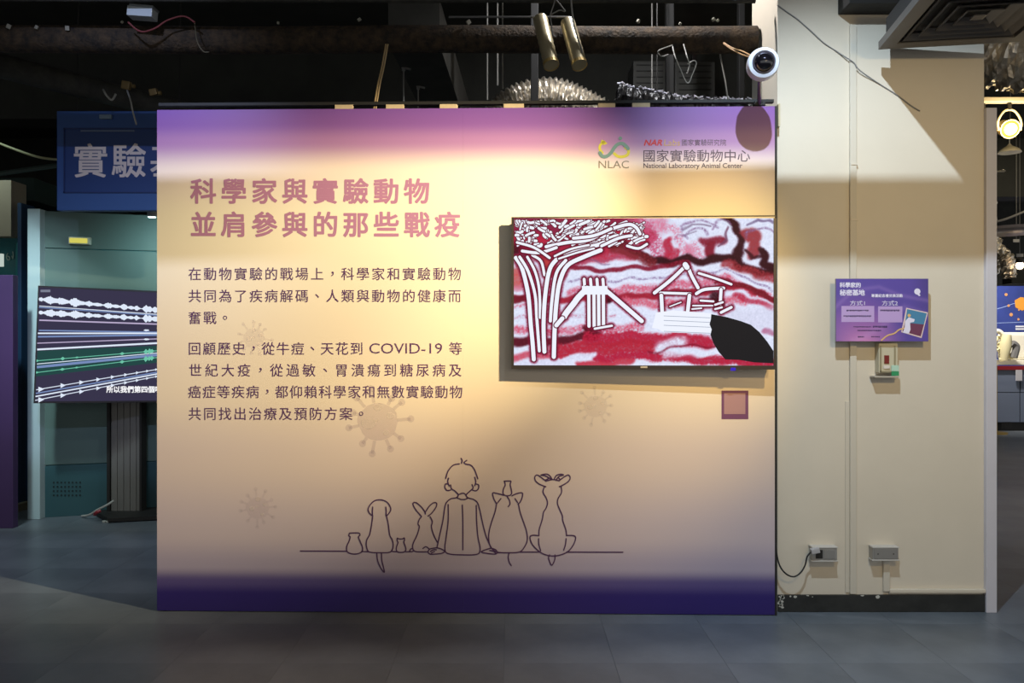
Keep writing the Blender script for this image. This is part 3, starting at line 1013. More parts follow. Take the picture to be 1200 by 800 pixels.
paint_grid('poster_print', PP, 979.8, 326.6, 1087.7, 399.7, 110, 74, .0006, post_bg, attr_mat('poster_ink_shade', rough=.4), psb)
m_pw = mat('poster_white', (228, 222, 240), .5)
m_pd = mat('poster_dark', (54, 38, 86), .5)
t = MB()
cells(t, PP, '科學家的', 984, 1009, 330.6, 6.4, .0014, .03)
cells(t, PP, '秘密基地', 984, 1013.5, 339.0, 7.4, .0014, .03)
cells(t, PP, '專屬紀念禮兌換活動', 1021, 1058, 344.3, 4.0, .0014, .03)
fit(t, PP, '方式1', 996, 1013.5, 352, 357.8, .0014, .0)
fit(t, PP, '方式2', 1033.5, 1052, 352, 358.0, .0014, .0)
build('poster_text', t, m_pw, psb)
t = MB()
rect(t, PP, 986, 358.4, 1024.5, 377.2, .0010)
rect(t, PP, 1029, 358.8, 1057.5, 377.6, .0010)
build('text_field', t, mat('poster_field', (186, 156, 208), .5), psb)
t = MB()
rr2 = random.Random(2)
for x0, x1, y, h in ((992, 1018, 362.8, 1.6), (988.5, 1021, 369.4, 1.6), (1031.5, 1054.5, 362.6, 2.0), (1000, 1021, 382.2, 1.1), (1023, 1040, 381.6, 2.0), (1005, 1033, 386.4, 1.4), (1005.5, 1013, 393.8, 1.4), (1021, 1031, 393.8, 1.2)):
    x = x0
    while x < x1:
        wd = rr2.uniform(1.0, 1.9)
        rect(t, PP, x, y, min(x + wd, x1), y + h * rr2.uniform(.8, 1.15), .0016)
        x += wd + .45
build('small_print', t, m_pd, psb, kind='stuff')
t = MB()
fpoly(t, PP, [(1062, 360.5), (1087.4, 366), (1080, 396), (1056, 389)], .0012)
build('poster_picture', t, mat('pic_frame', (226, 200, 196), .5), psb)
t = MB()
fpoly(t, PP, [(1063, 362), (1086, 367), (1082.8, 380), (1060.6, 378)], .0018)
build('poster_picture', t, mat('pic_blue', (70, 130, 166), .5), psb)
t = MB()
fpoly(t, PP, [(1060.6, 378), (1082.8, 380), (1079, 394), (1057.5, 388)], .0018)
build('poster_picture', t, mat('pic_maroon', (110, 54, 84), .5), psb)
t = MB()
fpoly(t, PP, [(1065, 371.5), (1072, 374), (1071, 377), (1066.5, 378), (1067, 386), (1065, 391), (1058, 389.5), (1060, 384), (1061, 376)], .0024)
disc(t, PP, 1075, 341.5, 3.6, .0012)
fpoly(t, PP, [(1076, 343), (1079, 346), (1077, 347), (1074.5, 344.5)], .0013)
build('poster_picture', t, m_pw, psb)
t = MB()
disc(t, PP, 1065.5, 369.5, 1.9, .0026)
ribbon(t, PP, [(1033, 398.5), (1040, 393), (1048, 390.5), (1054, 386), (1062, 384)], 1.6, .0020)
build('poster_picture', t, mat('pic_gold', (224, 180, 120), .5), psb)

# ================================================================ CEILING DIFFUSER top right
m_ac = mat('diffuser_grey', (84, 80, 76), .45, .1)
m_acd = mat('diffuser_dark', (26, 25, 24), .8)
ca = R(-9)
zc = 2.665
ctr = Vector((1.966, 3.357, zc))
ac = thing('ceiling_air_diffuser', 'square grey ceiling air diffuser with nested louvre rings, hanging beside the pier top', 'air diffuser', ctr, ca)
S_ = 0.60


def ring_mb(h, wd, z0, z1, slope=0.0):
    mb = MB()
    B = BASIS[ac.name]
    def q(hh, z): return [B @ Vector((sx * hh, sy * hh, z)) for sx, sy in ((-1, -1), (1, -1), (1, 1), (-1, 1))]
    vs = q(h, z0) + q(h - wd, z0 + slope) + q(h, z1) + q(h - wd, z1 + slope)
    fs = []
    for i in range(4):
        j = (i + 1) % 4
        fs += [(i, j, 4 + j, 4 + i)[::-1], (8 + i, 8 + j, 12 + j, 12 + i), (i, j, 8 + j, 8 + i), (4 + i, 4 + j, 12 + j, 12 + i)[::-1]]
    return mb.add(vs, fs)


build('frame', ring_mb(S_ / 2 + .01, .062, 0.0, .035), m_ac, ac)
hh = S_ / 2 - .062
for k in range(4):
    build('louvre_ring', ring_mb(hh - .008 - k * .052, .030, 0.004, .010, .022), m_ac, ac)
B = BASIS[ac.name]
build('centre_plate', MB().box(B @ Vector((0, 0, .008)), (.05, .05, .008), (0, 0, ca), .002), m_ac, ac)
build('plenum', MB().box(B @ Vector((0, 0, .085)), (.57, .57, .10), (0, 0, ca), .004), m_acd, ac)
build('lit_front_edge', MB().box(B @ Vector((0.012, -.335, -.004)), (.60, .03, .012), (0, 0, ca), .002), mat('lit_edge_gold', (240, 186, 60), .35, .5), ac, label='thin gold strip standing in for warm light on the front edge')  # near frame edge caught by warm light, put in as gold colour

# ================================================================ FOIL DUCTS
m_foil = mat('foil', (215, 206, 190), .34, .8, .5, 45)
fd = crumple([Vector((2.35, 4.95, 3.35)), Vector((2.62, 4.62, 3.06)), Vector((2.9, 4.5, 2.93)), Vector((3.35, 4.55, 2.96)), Vector((4.1, 4.7, 3.05))], .20, 40, 110, .009, 3, .016, .06)
build('foil_duct', fd, m_foil, None, label='fat crinkled silver foil duct right of the pier below the diffuser', cat='duct')
fd = crumple([at(575, 138, 4.75), at(600, 124, 4.75), at(640, 116, 4.75), at(680, 124, 4.75), at(722, 140, 4.75)], lambda t: .055 + .065 * math.sin(math.pi * t), 40, 150, .005, 9, .009, .028)
build('foil_duct', fd, m_foil, None, label='crinkled silver foil duct humped behind the middle of the panel top', cat='duct')
m_bag = mat('black_insulation', (20, 20, 22), .35, 0, .8, 25)
bd = crumple([at(722, 112, 4.6), at(745, 118, 4.6), at(790, 126, 4.6), at(840, 130, 4.6), at(905, 131, 4.6)], .075, 18, 70, .006, 4, .005, .07)
black_duct = build('insulated_duct', bd, m_bag, None, label='black wrapped duct with silver edge tape behind the panel top near the camera', cat='duct')
for x in (770, 885):
    build('hanger', MB().tube([at(x, 122, 4.6), (at(x, 0, 4.6).x, 4.6, 3.76)], .004, 6), m_dark, black_duct)
tp = MB()
rnd = random.Random(11)
for i in range(70):
    t = i / 69
    x = 725 + 172 * t
    yc = np.interp(x, [722, 745, 790, 840, 905], [97, 102, 111.5, 115.5, 115.5])
    p = at(x, yc + rnd.uniform(-1.6, 1.6), 4.55)
    s = rnd.uniform(.004, .011)
    tp.box(p, (s * 2.2, s, s * rnd.uniform(.6, 1.2)), (rnd.uniform(0, 3), rnd.uniform(-.6, .6), rnd.uniform(-.5, .5)))
build('silver_tape', tp, mat('silver_tape', (226, 226, 240), .3, .4), black_duct, kind='stuff')
spot('foil_fill', (0.6, 4.0, 3.6), at(760, 116, 4.5), 70, (.92, .92, .95), 150, .6, .03)  # unseen fill added so the foil and pier side read brighter

# ================================================================ CEILING SERVICES
m_pipe = mat('lagged_pipe', (74, 58, 40), .9, 0, .9, 70, .6, 25, rgb2=(34, 28, 22))
m_pipe2 = mat('dusty_black_pipe', (62, 60, 52), .85, 0, .5, 40, .4, 12)
mb = MB().tube([(-4.2 + i * .35, 4.15 + .01 * math.sin(i), 2.877) for i in range(int((1.26 + 4.2) / .35) + 1)] + [(1.27, 4.15, 2.877)], .069, 20)
build('ceiling_pipe', mb, m_pipe, None, True, label='long brown lagged pipe crossing above the whole panel', cat='pipe')
mb = MB().tube([at(-60, 62, 4.40), at(0, 77, 4.62), at(185, 124, 5.36), at(260, 140, 5.6)], .072, 18)
build('ceiling_pipe', mb, m_pipe2, None, True, label='dark pipe slanting down from the top left behind the blue sign', cat='pipe')
mb = MB().tube([at(-20, -1, 3.9), at(300, 0, 3.9), at(885, 1, 3.9)], .012, 10)
build('ceiling_pipe', mb, m_pipe2, None, True, label='thin grey pipe along the very top edge of the picture', cat='pipe')
mb = MB().tube([at(526, 20, 4.0), at(640, 20, 4.0), at(668, 20, 4.0)], .006, 8)
build('ceiling_pipe', mb, mat('grey_steel', (96, 94, 92), .5, .4), None, True, label='short thin grey rod in front of the lagged pipe beside the hanging tubes', cat='pipe')


def beamY(xa0, xa1, ya, Ya, xb0, Yb, h, label, m_, name='ceiling_duct', cat='duct'):
    z = at(0, ya, Ya).z
    a0, a1 = at(xa0, ya, Ya), at(xa1, ya, Ya)
    b0 = Vector(((xb0 - 600) * Yb / F, Yb, z))
    b1 = b0 + (a1 - a0)
    mb = MB()
    vs = [a0, a1, b1, b0] + [v + Vector((0, 0, h)) for v in (a0, a1, b1, b0)]
    mb.add(vs, [(0, 1, 2, 3), (4, 7, 6, 5), (0, 4, 5, 1), (1, 5, 6, 2), (2, 6, 7, 3), (3, 7, 4, 0)])
    return build(name, mb, m_, None, label=label, cat=cat)


beamY(455, 515, 52, 4.3, 512, 6.4, .25, 'dark square duct running away from the camera above the panel, beside the tie strap', mat('duct_grey', (66, 64, 58), .7, 0, .3, 12, .3, 5))
beamY(-120, 40, 235, 7.0, 60, 9.5, .2, 'dark grey-green duct at the far left above the teal door', mat('duct_green', (40, 58, 52), .7))
# deck slab edges deeper in
struct('ceiling_beam', MB().span((-9, 6.6, 3.15), (11, 6.9, 3.75)), m_black)
struct('ceiling_beam', MB().span((-9, 9.6, 3.05), (11, 9.9, 3.75)), m_black)


def tubel(name, pts, r, m_, label, cat, n=8, group=None):
    return build(name, MB().tube(smooth_path([Vector(p) for p in pts], 5), r, n), m_, None, True, label=label, cat=cat, group=group)


m_tan = mat('tan_strap', (172, 144, 98), .6)
m_gw = mat('grey_wire', (130, 128, 122), .5)
m_ww = mat('white_wire', (165, 163, 156), .6)
st = MB()
ribs = [at(453.5, 52, 4.078), at(449, 78, 4.0), at(444, 100, 3.98), at(439.5, 128, 3.96)]
for dx in (-.006, .004):
    st.tube(smooth_path([p + Vector((dx, 0, 0)) for p in ribs], 5), .0042, 6)
build('tie_strap', st, m_tan, None, label='tan doubled tie strap hanging from the lagged pipe to the panel top', cat='strap')
oc = MB()
for dy, c_ in ((0, 0), (4, 1)):
    oc.tube(smooth_path([at(848, 50 + dy * .2, 3.98), at(858, 56 + dy * .5, 3.9), at(870, 60 + dy, 3.8), at(880, 65 + dy * .4, 3.6)], 5), .0035, 6)
build('tan_cord', oc, mat('orange_tan', (188, 142, 84), .5), None, label='pair of orange tan cords reaching the white security camera', cat='cable')
# hangers
for x, y0, y1, Y, lb in ((473, 80, 128, 4.66, 'thin steel hanger rod, left of the pair right of the tie strap'), (490, 102, 128, 5.0, 'shorter steel hanger rod, right of the pair right of the tie strap'),
                        (571, 53, 117, 4.5, 'steel hanger rod left of the humped foil duct'), (583, 53, 100, 4.6, 'thin hanger rod above the left end of the humped foil duct'), (589, 56, 104, 4.7, 'thinner hanger rod just above the humped foil duct'),
                        (764, 70, 104, 5.2, 'thin pale hanger rod before the grey ceiling cabinets')):
    h = thing('hanger_rod', lb, 'rod', at(x, y1, Y), 0)
    build('rod', MB().tube([at(x, y0 - 1, Y) if x < 495 else Vector((at(x, 0, Y).x, Y, 3.76)), at(x, y1, Y)], .0048, 6), m_gw, h)
    if x < 495:
        build('clip', MB().box(at(x + 3, y0, Y), (.055, .01, .012), (0, R(12), 0), .002).box(at(x, y0 + 1, Y), (.02, .014, .02), None, .002), m_gw, h)
# hanging silver tubes
for (x0, y0, x1, y1, lb) in ((633, 22, 646, 76, 'silver hanging metal tube, left of the pair over the panel'), (665, 26, 679, 76, 'silver hanging metal tube, right of the pair over the panel')):
    a, b = at(x0, y0, 3.98), at(x1, y1, 3.86)
    h = thing('hanging_tube', lb, 'tube', b)
    n_ = 14
    path = [a + (b - a) * (i / n_) for i in range(n_ + 1)]
    build('sleeve', MB().tube(path, [.036 + (.0016 if i % 2 else 0) for i in range(n_ + 1)], 20), mat('tube_metal', (190, 176, 140), .35, .45, .15, 30), h, True)
    d = (b - a).normalized()
    build('end_ring', MB().tube([b - d * .014, b + d * .004], .039, 20, False), mat('tube_end_lit', (206, 176, 110), .35, .5), h)  # warm light on the lower tube end, put into the ring's colour
tubel('grey_wire', [at(668, -14, 3.7), at(671, 20, 3.72), at(675, 38, 3.72), at(681, 56, 3.72), at(682, 62, 3.72)], .004, m_gw, 'grey wire draped down over the right hanging tube', 'wire')
tubel('grey_wire', [at(652, -4, 3.7), at(646, 14, 3.72), at(645, 20, 3.72), at(648, 40, 3.72), at(652, 43, 3.72)], .003, m_gw, 'grey wire hooked over the left hanging tube', 'wire')
tubel('grey_wire', [at(652, 0, 3.74), at(662, 13, 3.74), at(656, 12, 3.74), at(646, 17, 3.74)], .003, m_gw, 'short looped grey wire between the two hanging tubes', 'wire')
tubel('white_wire', [at(788, 54, 4.085), at(791, 66, 4.0), at(797, 80, 4.0), at(803, 94, 4.0), at(807, 97, 4.0), at(811, 88, 4.0), at(816, 75, 4.0), at(813, 71, 4.0), at(806, 75, 4.0)], .0028, m_ww, 'white wire hanging in a V loop below the lagged pipe', 'wire')
tubel('white_wire', [at(788, 53, 4.085), at(774, 58, 4.0), at(771, 62, 4.0), at(776, 66, 4.0), at(783, 64, 4.0)], .003, m_ww, 'small curled white wire beside the V loop', 'wire')
tubel('white_wire', [at(801, 52, 4.085), at(805, 66, 4.0), at(808, 76, 4.0), at(805, 86, 4.0)], .003, m_ww, 'straight white wire inside the V loop', 'wire')
tubel('grey_wire', [at(843, 52, 4.2), at(845, 70, 4.3), at(850, 95, 4.3), at(854, 124, 4.3)], .004, m_gw, 'thin grey wire dropping to the silver edge tape near the camera', 'wire')
tubel('white_wire', [at(149, 106, 4.87), at(153, 118, 4.8), at(156, 132, 4.8), at(160, 146, 4.8)], .005, m_ww, 'white cable end dangling before the blue sign', 'wire')
tubel('yellow_cable', [at(-10, 164, 5.2), at(15, 174, 5.2), at(45, 184, 5.2), at(70, 187, 5.2)], .008, mat('cable_yellow', (150, 148, 110), .6), 'pale yellow cable pair running to the blue sign from the left', 'cable')
tubel('steel_bar', [at(-10, 205, 5.6), at(30, 199, 5.6), at(80, 192, 5.6)], .018, mat('bar_green', (50, 64, 58), .6), 'dark green bar under the yellow cable at far left', 'bar')
tubel('red_wire', [at(150, 26, 4.0), at(165, 37, 4.0), at(182, 33, 4.0), at(196, 24, 4.0), at(215, 19, 4.0), at(228, 26, 4.0)], .0045, mat('wire_red', (110, 44, 44), .6), 'dark red wires sagging below the white junction box', 'wire')
tubel('grey_wire', [at(228, 26, 4.05), at(231, 48, 4.0), at(238, 60, 4.0), at(245, 61, 4.0)], .003, mat('wire_brown', (84, 76, 56), .6), 'thin brown wire hanging in a hook from the lagged pipe', 'wire')
jb = thing('junction_box', 'small white junction box on top of the lagged pipe, top left', 'junction box', at(168, 24, 3.98))
build('housing', MB().box(at(167, 16, 3.98), (.125, .07, .05), (0, R(4), 0), .004), mat('jb_white', (176, 182, 184), .5), jb)
build('lid', MB().box(at(169, 9.5, 3.97), (.12, .07, .010), (0, R(6), 0), .002), mat('jb_lid', (120, 124, 124), .5), jb)
# small pipe clamps / splashes
cg = MB()
for x, y, s in ((10, 31, 5), (43, 32, 4), (79, 33, 5), (143, 26, 3), (748, 25, 4), (836, 23, 4), (841, 24, 3), (549, 26, 5), (421, 23, 4), (797, 28, 3), (326, 27, 3)):
    cg.box(at(x, y, 4.065), (s * .004, .012, s * .0045), (random.random(), random.random(), random.random()), .002)
build('plaster_blobs', cg, mat('plaster_blob', (150, 146, 132), .9), bpy.data.objects['ceiling_pipe'], kind='stuff', label='pale plaster blobs')
bk = thing('pipe_bracket', 'brass pipe bracket with white cable end above the blue sign', 'bracket', at(148, 108, 4.9))
build('plate', MB().box(at(148, 100, 4.9), (.05, .03, .05), (.1, .2, 0), .004), mat('brass_dull', (120, 98, 56), .5, .4), bk)
build('bolt', MB().tube([at(155, 101, 4.85), at(158, 101, 4.85)], .012, 10), mat('brass_dull', (120, 98, 56), .5, .4), bk)
bk = thing('pipe_bracket', 'brass pipe bracket just left of the panel top corner', 'bracket', at(180, 112, 4.9))
build('plate', MB().box(at(180, 108, 4.9), (.045, .03, .04), (.1, -.2, 0), .004), mat('brass_dull', (120, 98, 56), .5, .4), bk)
build('bolt', MB().tube([at(186, 109, 4.85), at(189, 109, 4.85)], .012, 10), mat('brass_dull', (120, 98, 56), .5, .4), bk)
tubel('white_wire', [at(121, 105, 4.95), at(122, 107, 4.7), at(125, 112, 4.7), at(131, 117, 4.7), at(136, 110, 4.7)], .006, m_ww, 'short white curled wire ends on the dark slanting pipe', 'wire')

# grey ceiling cabinets and dark posts deep above the panel
for x0, y0, x1, y1, lb in ((742, 71, 781, 112, 'dull grey ceiling unit, left of the dark post'), (791, 72, 838, 112, 'dull grey ceiling unit, right of the dark post')):
    t = MB().span(at(x0, y1 + 14, 6.2), at(x1, y0, 6.2) + Vector((0, .3, 0)), .01)
    u = build('ceiling_unit', t, mat('unit_grey', (70, 70, 66), .6), None, label=lb, cat='ceiling unit')
    gl = MB()
    for k in range(5):
        yy = y0 + 5 + k * 7
        gl.box(at((x0 + x1) / 2, yy, 6.195), ((x1 - x0) * .8 * 6.2 / F, .008, .008))
    build('grille', gl, mat('unit_slot', (44, 44, 42), .6), u)
for x0, x1, y0, y1, Y, lb in ((622, 631, 54, 122, 4.45, 'black vertical post crossing the humped foil duct'), (781, 790, 54, 124, 4.9, 'black vertical post between the grey ceiling units'), (866, 873, 58, 124, 4.9, 'slim black vertical post left of the camera')):
    t = MB().span(at(x0, y1 + 20, Y), (at(x1, 0, Y).x, Y + .05, 3.76), .004)
    build('steel_post', t, mat('post_black', (24, 23, 21), .7), None, label=lb, cat='post')
ilt = thing('indicator_lamp', 'tiny red indicator lamp above the V loop wire', 'lamp', at(814, 62, 6.19))
build('housing', MB().span(at(811, 75, 6.2), at(817, 57, 6.2) + Vector((0, .05, 0)), .003), m_dark, ilt)
build('bulb', MB().lathe([(.003, -.01), (.012, -.006), (.014, 0), (.009, .008)], at(814, 59.5, 6.19), (0, -1, 0), 14), mat('led_red', (210, 40, 60), emit=1.6), ilt, True)

# ================================================================ BLUE HANGING SIGN (left)
SG = Plane(66, 5.0, 183, 5.0)
m_sb = mat('sign_blue', (40, 76, 136), .5, 0, .05, 20, .08, 3)
m_sb2 = mat('sign_blue_deep', (20, 52, 108), .5)
s0 = SG.at(150, 246)
sign = thing('hanging_sign', 'blue hanging sign with large pale characters above the left television', 'sign', (s0.x, s0.y, s0.z))
sgb = build('board', tvbox(66.5, 130, 300, 246.5, -.06, 0, SG, .004), m_sb, sign)
fr = MB()
for bx in ((75, 150, 292, 151.3), (75, 150, 76.4, 226), (75, 224.6, 292, 226)):
    t = tvbox(*bx, 0, .008, SG)
    fr.add(t.v, t.f)
build('border', fr, mat('sign_edge', (18, 42, 96), .5), sign)
t = tvbox(76.4, 151.3, 291, 224.6, 0, .002, SG)
build('field', t, m_sb2, sign, label='deep blue inner field')
t = MB()
cells(t, SG, '實驗基', 83.5, 218.5, 167.0, 42, .004, .016)
build('sign_text', t, mat('sign_text', (214, 198, 190), .5), sgb)
build('light_fitting', tvbox(118, 135, 132, 140, 0, .02, SG, .004), mat('fit_grey', (120, 140, 160), .5), sign, label='small grey fitting on the top border')
t = tvbox(95, 152.5, 158, 154.5, .002, .006, SG)
build('trim_strip', t, mat('sign_strip', (90, 104, 130), .5), sign)
for x in (90, 210):
    build('hanger', MB().tube([SG.at(x, 131, -.03), (SG.at(x, 131).x, 5.03, 3.76)], .004, 6), m_dark, sign)

# ================================================================ LEFT BOOTH
m_teal = mat('teal_dark', (18, 92, 96), .6, 0, .05, 10, .15, 2)
m_gteal = mat('grey_green', (92, 116, 110), .55, 0, .04, 10, .1, 2)
m_lteal = mat('teal_low', (44, 84, 90), .55, 0, .04, 10, .1, 2)
BW = Plane(49, 5.90, 183, 6.12)
end = (BW.at(49, 606), BW.at(420, 600))
lf = MB()
def wallseg(z0px, z1px, x0=49, x1=330, th=.12, m_=None, P_=BW, off=0.0):
    a, b = P_.at(x0, 400), P_.at(x1, 400)
    sY = P_.at(49, 400).y / F
    z0 = max(0, EYE - (z0px - 400) * sY)
    z1 = EYE - (z1px - 400) * sY
    mid = (a + b) / 2
    c = mid.xy - P_.n * (th / 2 - off)
    mb = MB()
    mb.box((c.x, c.y, (z0 + z1) / 2), ((b.xy - a.xy).length, th, z1 - z0), (0, 0, P_.ang), .003)
    return mb
booth = struct('wall_booth', wallseg(620, 247, th=.10, off=-.01), m_teal)
for y0_, y1_, m_ in ((620, 546, m_lteal), (545, 291, m_gteal), (290, 247, m_gteal)):
    build('wall_panel', wallseg(y0_, y1_, th=.012, off=.002), m_, booth)
# pale end post
a, b = at(34, 606, 5.86), at(48.5, 606, 5.86)
struct('trim_3', MB().span((a.x, 5.84, 0), (b.x, 6.02, at(0, 245, 5.86).z), .004), mat('post_pale', (186, 206, 208), .5, 0, .03, 20))
vh = MB()
for i in range(8):
    for j in range(4):
        p = BW.at(63 + i * 4.4, 565 + j * 5, .004)
        vh.box(p, (.010, .004, .010), (0, 0, BW.ang))
build('vent_hole', vh, mat('vent_dark', (18, 34, 36), .8), booth, kind='stuff')
el = BW.at(93, 282, .03)
eml = thing('emergency_light', 'small yellow glowing light strip high on the grey-green booth wall', 'light', (el.x, el.y, el.z - .04), BW.ang)
build('housing', MB().box(el + Vector((0, .012, 0)), (.15, .04, .055), (0, 0, BW.ang), .006), mat('eml_white', (190, 196, 180), .5), eml)
build('lens', MB().box(el + Vector((.0, -.014, 0)), (.12, .012, .036), (0, 0, BW.ang), .004), mat('eml_yellow', (214, 206, 96), emit=.9), eml)
# booth down-light
dl = at(178, 249, 5.45)
dlo = thing('booth_downlight', 'small bright white lamp under the blue sign above the booth', 'lamp', (dl.x, dl.y, dl.z - .03))
build('housing', MB().lathe([(.012, .05), (.022, .04), (.03, .0), (.032, -.03)][::-1], dl, (0, 0, 1), 18), mat('lamp_white', (200, 206, 206), .4), dlo, True)
build('bulb', MB().lathe([(.004, -.036), (.024, -.034), (.026, -.028)], dl, (0, 0, 1), 18), mat('bulb_cool', (190, 240, 240), emit=6), dlo, True)
build('bracket', MB().tube([dl + Vector((0, 0, .04)), dl + Vector((0, 0, .12)), Vector((dl.x, 5.07, dl.z + .12))], .008, 8), m_dark, dlo)
spot('booth_lamp', (dl.x + .02, dl.y + .10, dl.z - .05), (dl.x - .1, 6.3, 1.5), 22, (.62, .95, 1.0), 150, 1, .03)
spot('booth_fill', (-3.3, 4.3, 3.2), (-3.62, 5.9, 1.2), 230, (.72, .95, 1.0), 42, 1, .08)

# teal doorway and purple board at far left
struct('wall_teal', MB().span((at(-160, 0, 6.4).x, 6.4, 0), (at(33, 0, 6.4).x, 6.5, at(0, 276, 6.4).z), .004), m_teal)
struct('door_1', MB().span((at(20, 0, 6.36).x, 6.34, 0), (at(27, 0, 6.36).x, 6.40, at(0, 285, 6.36).z), .004), mat('teal_mid', (20, 104, 102), .5))
struct('trim_4', MB().span((at(29.5, 0, 6.3).x, 6.2, 0), (at(34, 0, 6.3).x, 6.38, at(0, 240, 6.3).z), .004), mat('blue_trim', (30, 62, 92), .5))
struct('trim_5', MB().span(at(-40, 277, 6.3), at(13, 211, 6.3) + Vector((0, .2, 0)), .004), mat('beige_block', (158, 148, 126), .6, 0, .05, 12, .1, 4))
build('cream_block', MB().span(at(15, 606, 6.1) * 1, at(22.5, 591, 6.1) + Vector((0, .15, 0)), .006), mat('cream_block', (130, 124, 100), .7), None, label='small cream block on the floor behind the purple board', cat='block')
build('purple_board', MB().span((at(-90, 0, 5.56).x, 5.56, 0.0), (at(15, 0, 5.56).x, 5.62, at(0, 322, 5.56).z), .004), mat('board_purple', (72, 48, 92), .5, 0, .04, 10, .12, 2), None, label='tall dull purple display board at the left edge', cat='display board')
build('lit_sign', MB().span(at(-14, 312, 6.3), at(2, 297, 6.3) + Vector((0, .03, 0)), .003), mat('lit_white', (200, 214, 204), emit=.8), None, label='small white lit sign at the left edge beside the teal door', cat='sign')
t = MB()
LP_ = Plane(0, 6.39, 40, 6.39)
ribbon(t, LP_, [(9, 297), (7.5, 300), (8.5, 304), (11, 304), (11, 301), (8.5, 300)], 1.2, .002)
ribbon(t, LP_, [(15, 295), (15.5, 299), (15, 303), (14, 300)], 1.2, .002)
build('chalk_mark', t, mat('chalk', (130, 150, 140), .8), bpy.data.objects['wall_teal'])

# ================================================================ LEFT TELEVISION ON STAND
T2 = Plane(44, 5.62, 183, 5.86)
tl = T2.at(44, 472)
tv2 = thing('television', 'television on a floor stand at left showing white and green sound waveforms', 'television', (T2.at(170, 472).x, T2.at(170, 472).y, tl.z), T2.ang)
# 2-D frame on the screen, tilted a little
def q2(x, y):
    """photo pixel on the left screen, continued past the panel edge"""
    return (x, y)
cn = [(44.6, 334.5), (300, 346), (300, 470.2), (39.2, 472.4)]
bk_ = MB()
front = [T2.at(x, y, 0) for x, y in cn]
rear = [p - Vector((T2.n.x, T2.n.y, 0)) * .06 for p in front]
bk_.add(front + rear, [(3, 2, 1, 0), (4, 5, 6, 7), (0, 1, 5, 4), (1, 2, 6, 5), (2, 3, 7, 6), (3, 0, 4, 7)])
build('bezel', bk_, mat('tv_bezel', (34, 28, 34), .4), tv2)
t = MB()
fpoly(t, T2, [(46.2, 336.6), (298, 348), (298, 468.2), (41.4, 470.4)][::-1], .002)
scr2 = build('screen', t, mat('scr_dark', (58, 54, 78), emit=.85), tv2, label='lit screen with sound waveforms')


def L5(x, y): return (20 + x / 5, 320 + y / 5)
def line2(mb, a, b, wpx, off=.004, ext=True):
    a, b = L5(*a), L5(*b)
    if ext:
        k = (297 - a[0]) / (b[0] - a[0])
        b = (a[0] + (b[0] - a[0]) * k, a[1] + (b[1] - a[1]) * k)
    ribbon(mb, T2, [a, b], wpx, off, caps=False)
gw, gb, gg, gd, gp = MB(), MB(), MB(), MB(), MB()
fpoly(gd, T2, [L5(120, 455), L5(1380, 400), L5(1380, 460), L5(110, 605)], .003)
line2(gw, (130, 192), (810, 240), .9); line2(gp, (130, 275), (810, 298), 1.6)
line2(gb, (128, 200), (810, 246), 1.2, .0036); line2(gb, (128, 335), (810, 346), 1.6, .0036)
line2(gw, (122, 352), (810, 352), 1.7); line2(gb, (122, 372), (810, 362), 2.0); line2(gp, (118, 410), (810, 385), 1.1)
line2(gw, (118, 447), (810, 410), 2.0); line2(gb, (116, 550), (810, 480), 3.0); line2(gw, (116, 532), (810, 468), .9)
line2(gg, (116, 513), (810, 455), .8, .0044); line2(gg, (114, 582), (810, 495), .8, .0044)
line2(gw, (112, 683), (810, 565), .9); line2(gb, (110, 704), (810, 582), 1.4); line2(gw, (108, 722), (810, 592), 1.5); line2(gw, (106, 745), (810, 606), .9)
rnd = random.Random(8)
def wave(mb, a, b, env, n, amp):
    a, b = L5(*a), L5(*b)
    k = (297 - a[0]) / (b[0] - a[0])
    up, dn = [], []
    for i in range(n + 1):
        t = i / n * k
        x, y = a[0] + (b[0] - a[0]) * t, a[1] + (b[1] - a[1]) * t
        e = env(t) * amp * rnd.uniform(.6, 1.0) + .3
        up.append((x, y - e)); dn.append((x, y + e))
    for i in range(n):
        fpoly(mb, T2, [dn[i], dn[i + 1], up[i + 1], up[i]], .005)
def env1(t):
    e = 0
    for c_, w_, h_ in ((.02, .02, .5), (.10, .05, 1), (.19, .06, .8), (.31, .05, 1), (.36, .04, .5), (.43, .03, .7), (.50, .04, .45), (.60, .035, .7), (.66, .04, .4), (.73, .03, .7), (.79, .03, .4), (.84, .02, .6), (.92, .02, 1.0), (.95, .02, .9), (1.0, .03, .7), (1.2, .1, .8), (1.5, .1, .9), (1.7, .08, .7)):
        e = max(e, h_ * math.exp(-((t - c_) / w_) ** 2))
    return e
wave(gw, (128, 152), (810, 215), env1, 240, 5.4)
wave(gw, (128, 230), (810, 268), env1, 240, 5.0)
def env2(t): return max(math.exp(-((t - c_) / .012) ** 2) * h_ for c_, h_ in ((0, .4), (.22, .5), (.34, .2), (.72, .6), (.92, 1), (.95, .9), (.97, .8), (1.3, .8)))
wave(gg, (114, 513), (810, 455), env2, 300, 3.6)
wave(gg, (112, 582), (810, 495), env2, 300, 3.6)
for ya, yb in ((683, 565), (745, 606)):
    for x in (125, 255, 365, 465, 550, 628, 697, 757, 810, 865, 920):
        y = ya + (yb - ya) * (x - 112) / 698
        s = 1.0 - (x - 125) / 1300
        fpoly(gw, T2, [L5(x, y + 16 * s), L5(x + 34 * s, y - 3), L5(x, y - 16 * s)], .0055)
for y_, in ((335,), (388,)):
    fpoly(gw, T2, [L5(740, y_), L5(755, y_ + 5), L5(775, y_ + 2), L5(770, y_ - 5), L5(750, y_ - 6)], .0055)
build('waveform_track', gd, mat('scr_green_dark', (36, 74, 72), emit=.85), scr2, label='dark green track band')
build('waveform_track', gb, mat('scr_blue', (120, 142, 190), emit=.9), scr2)
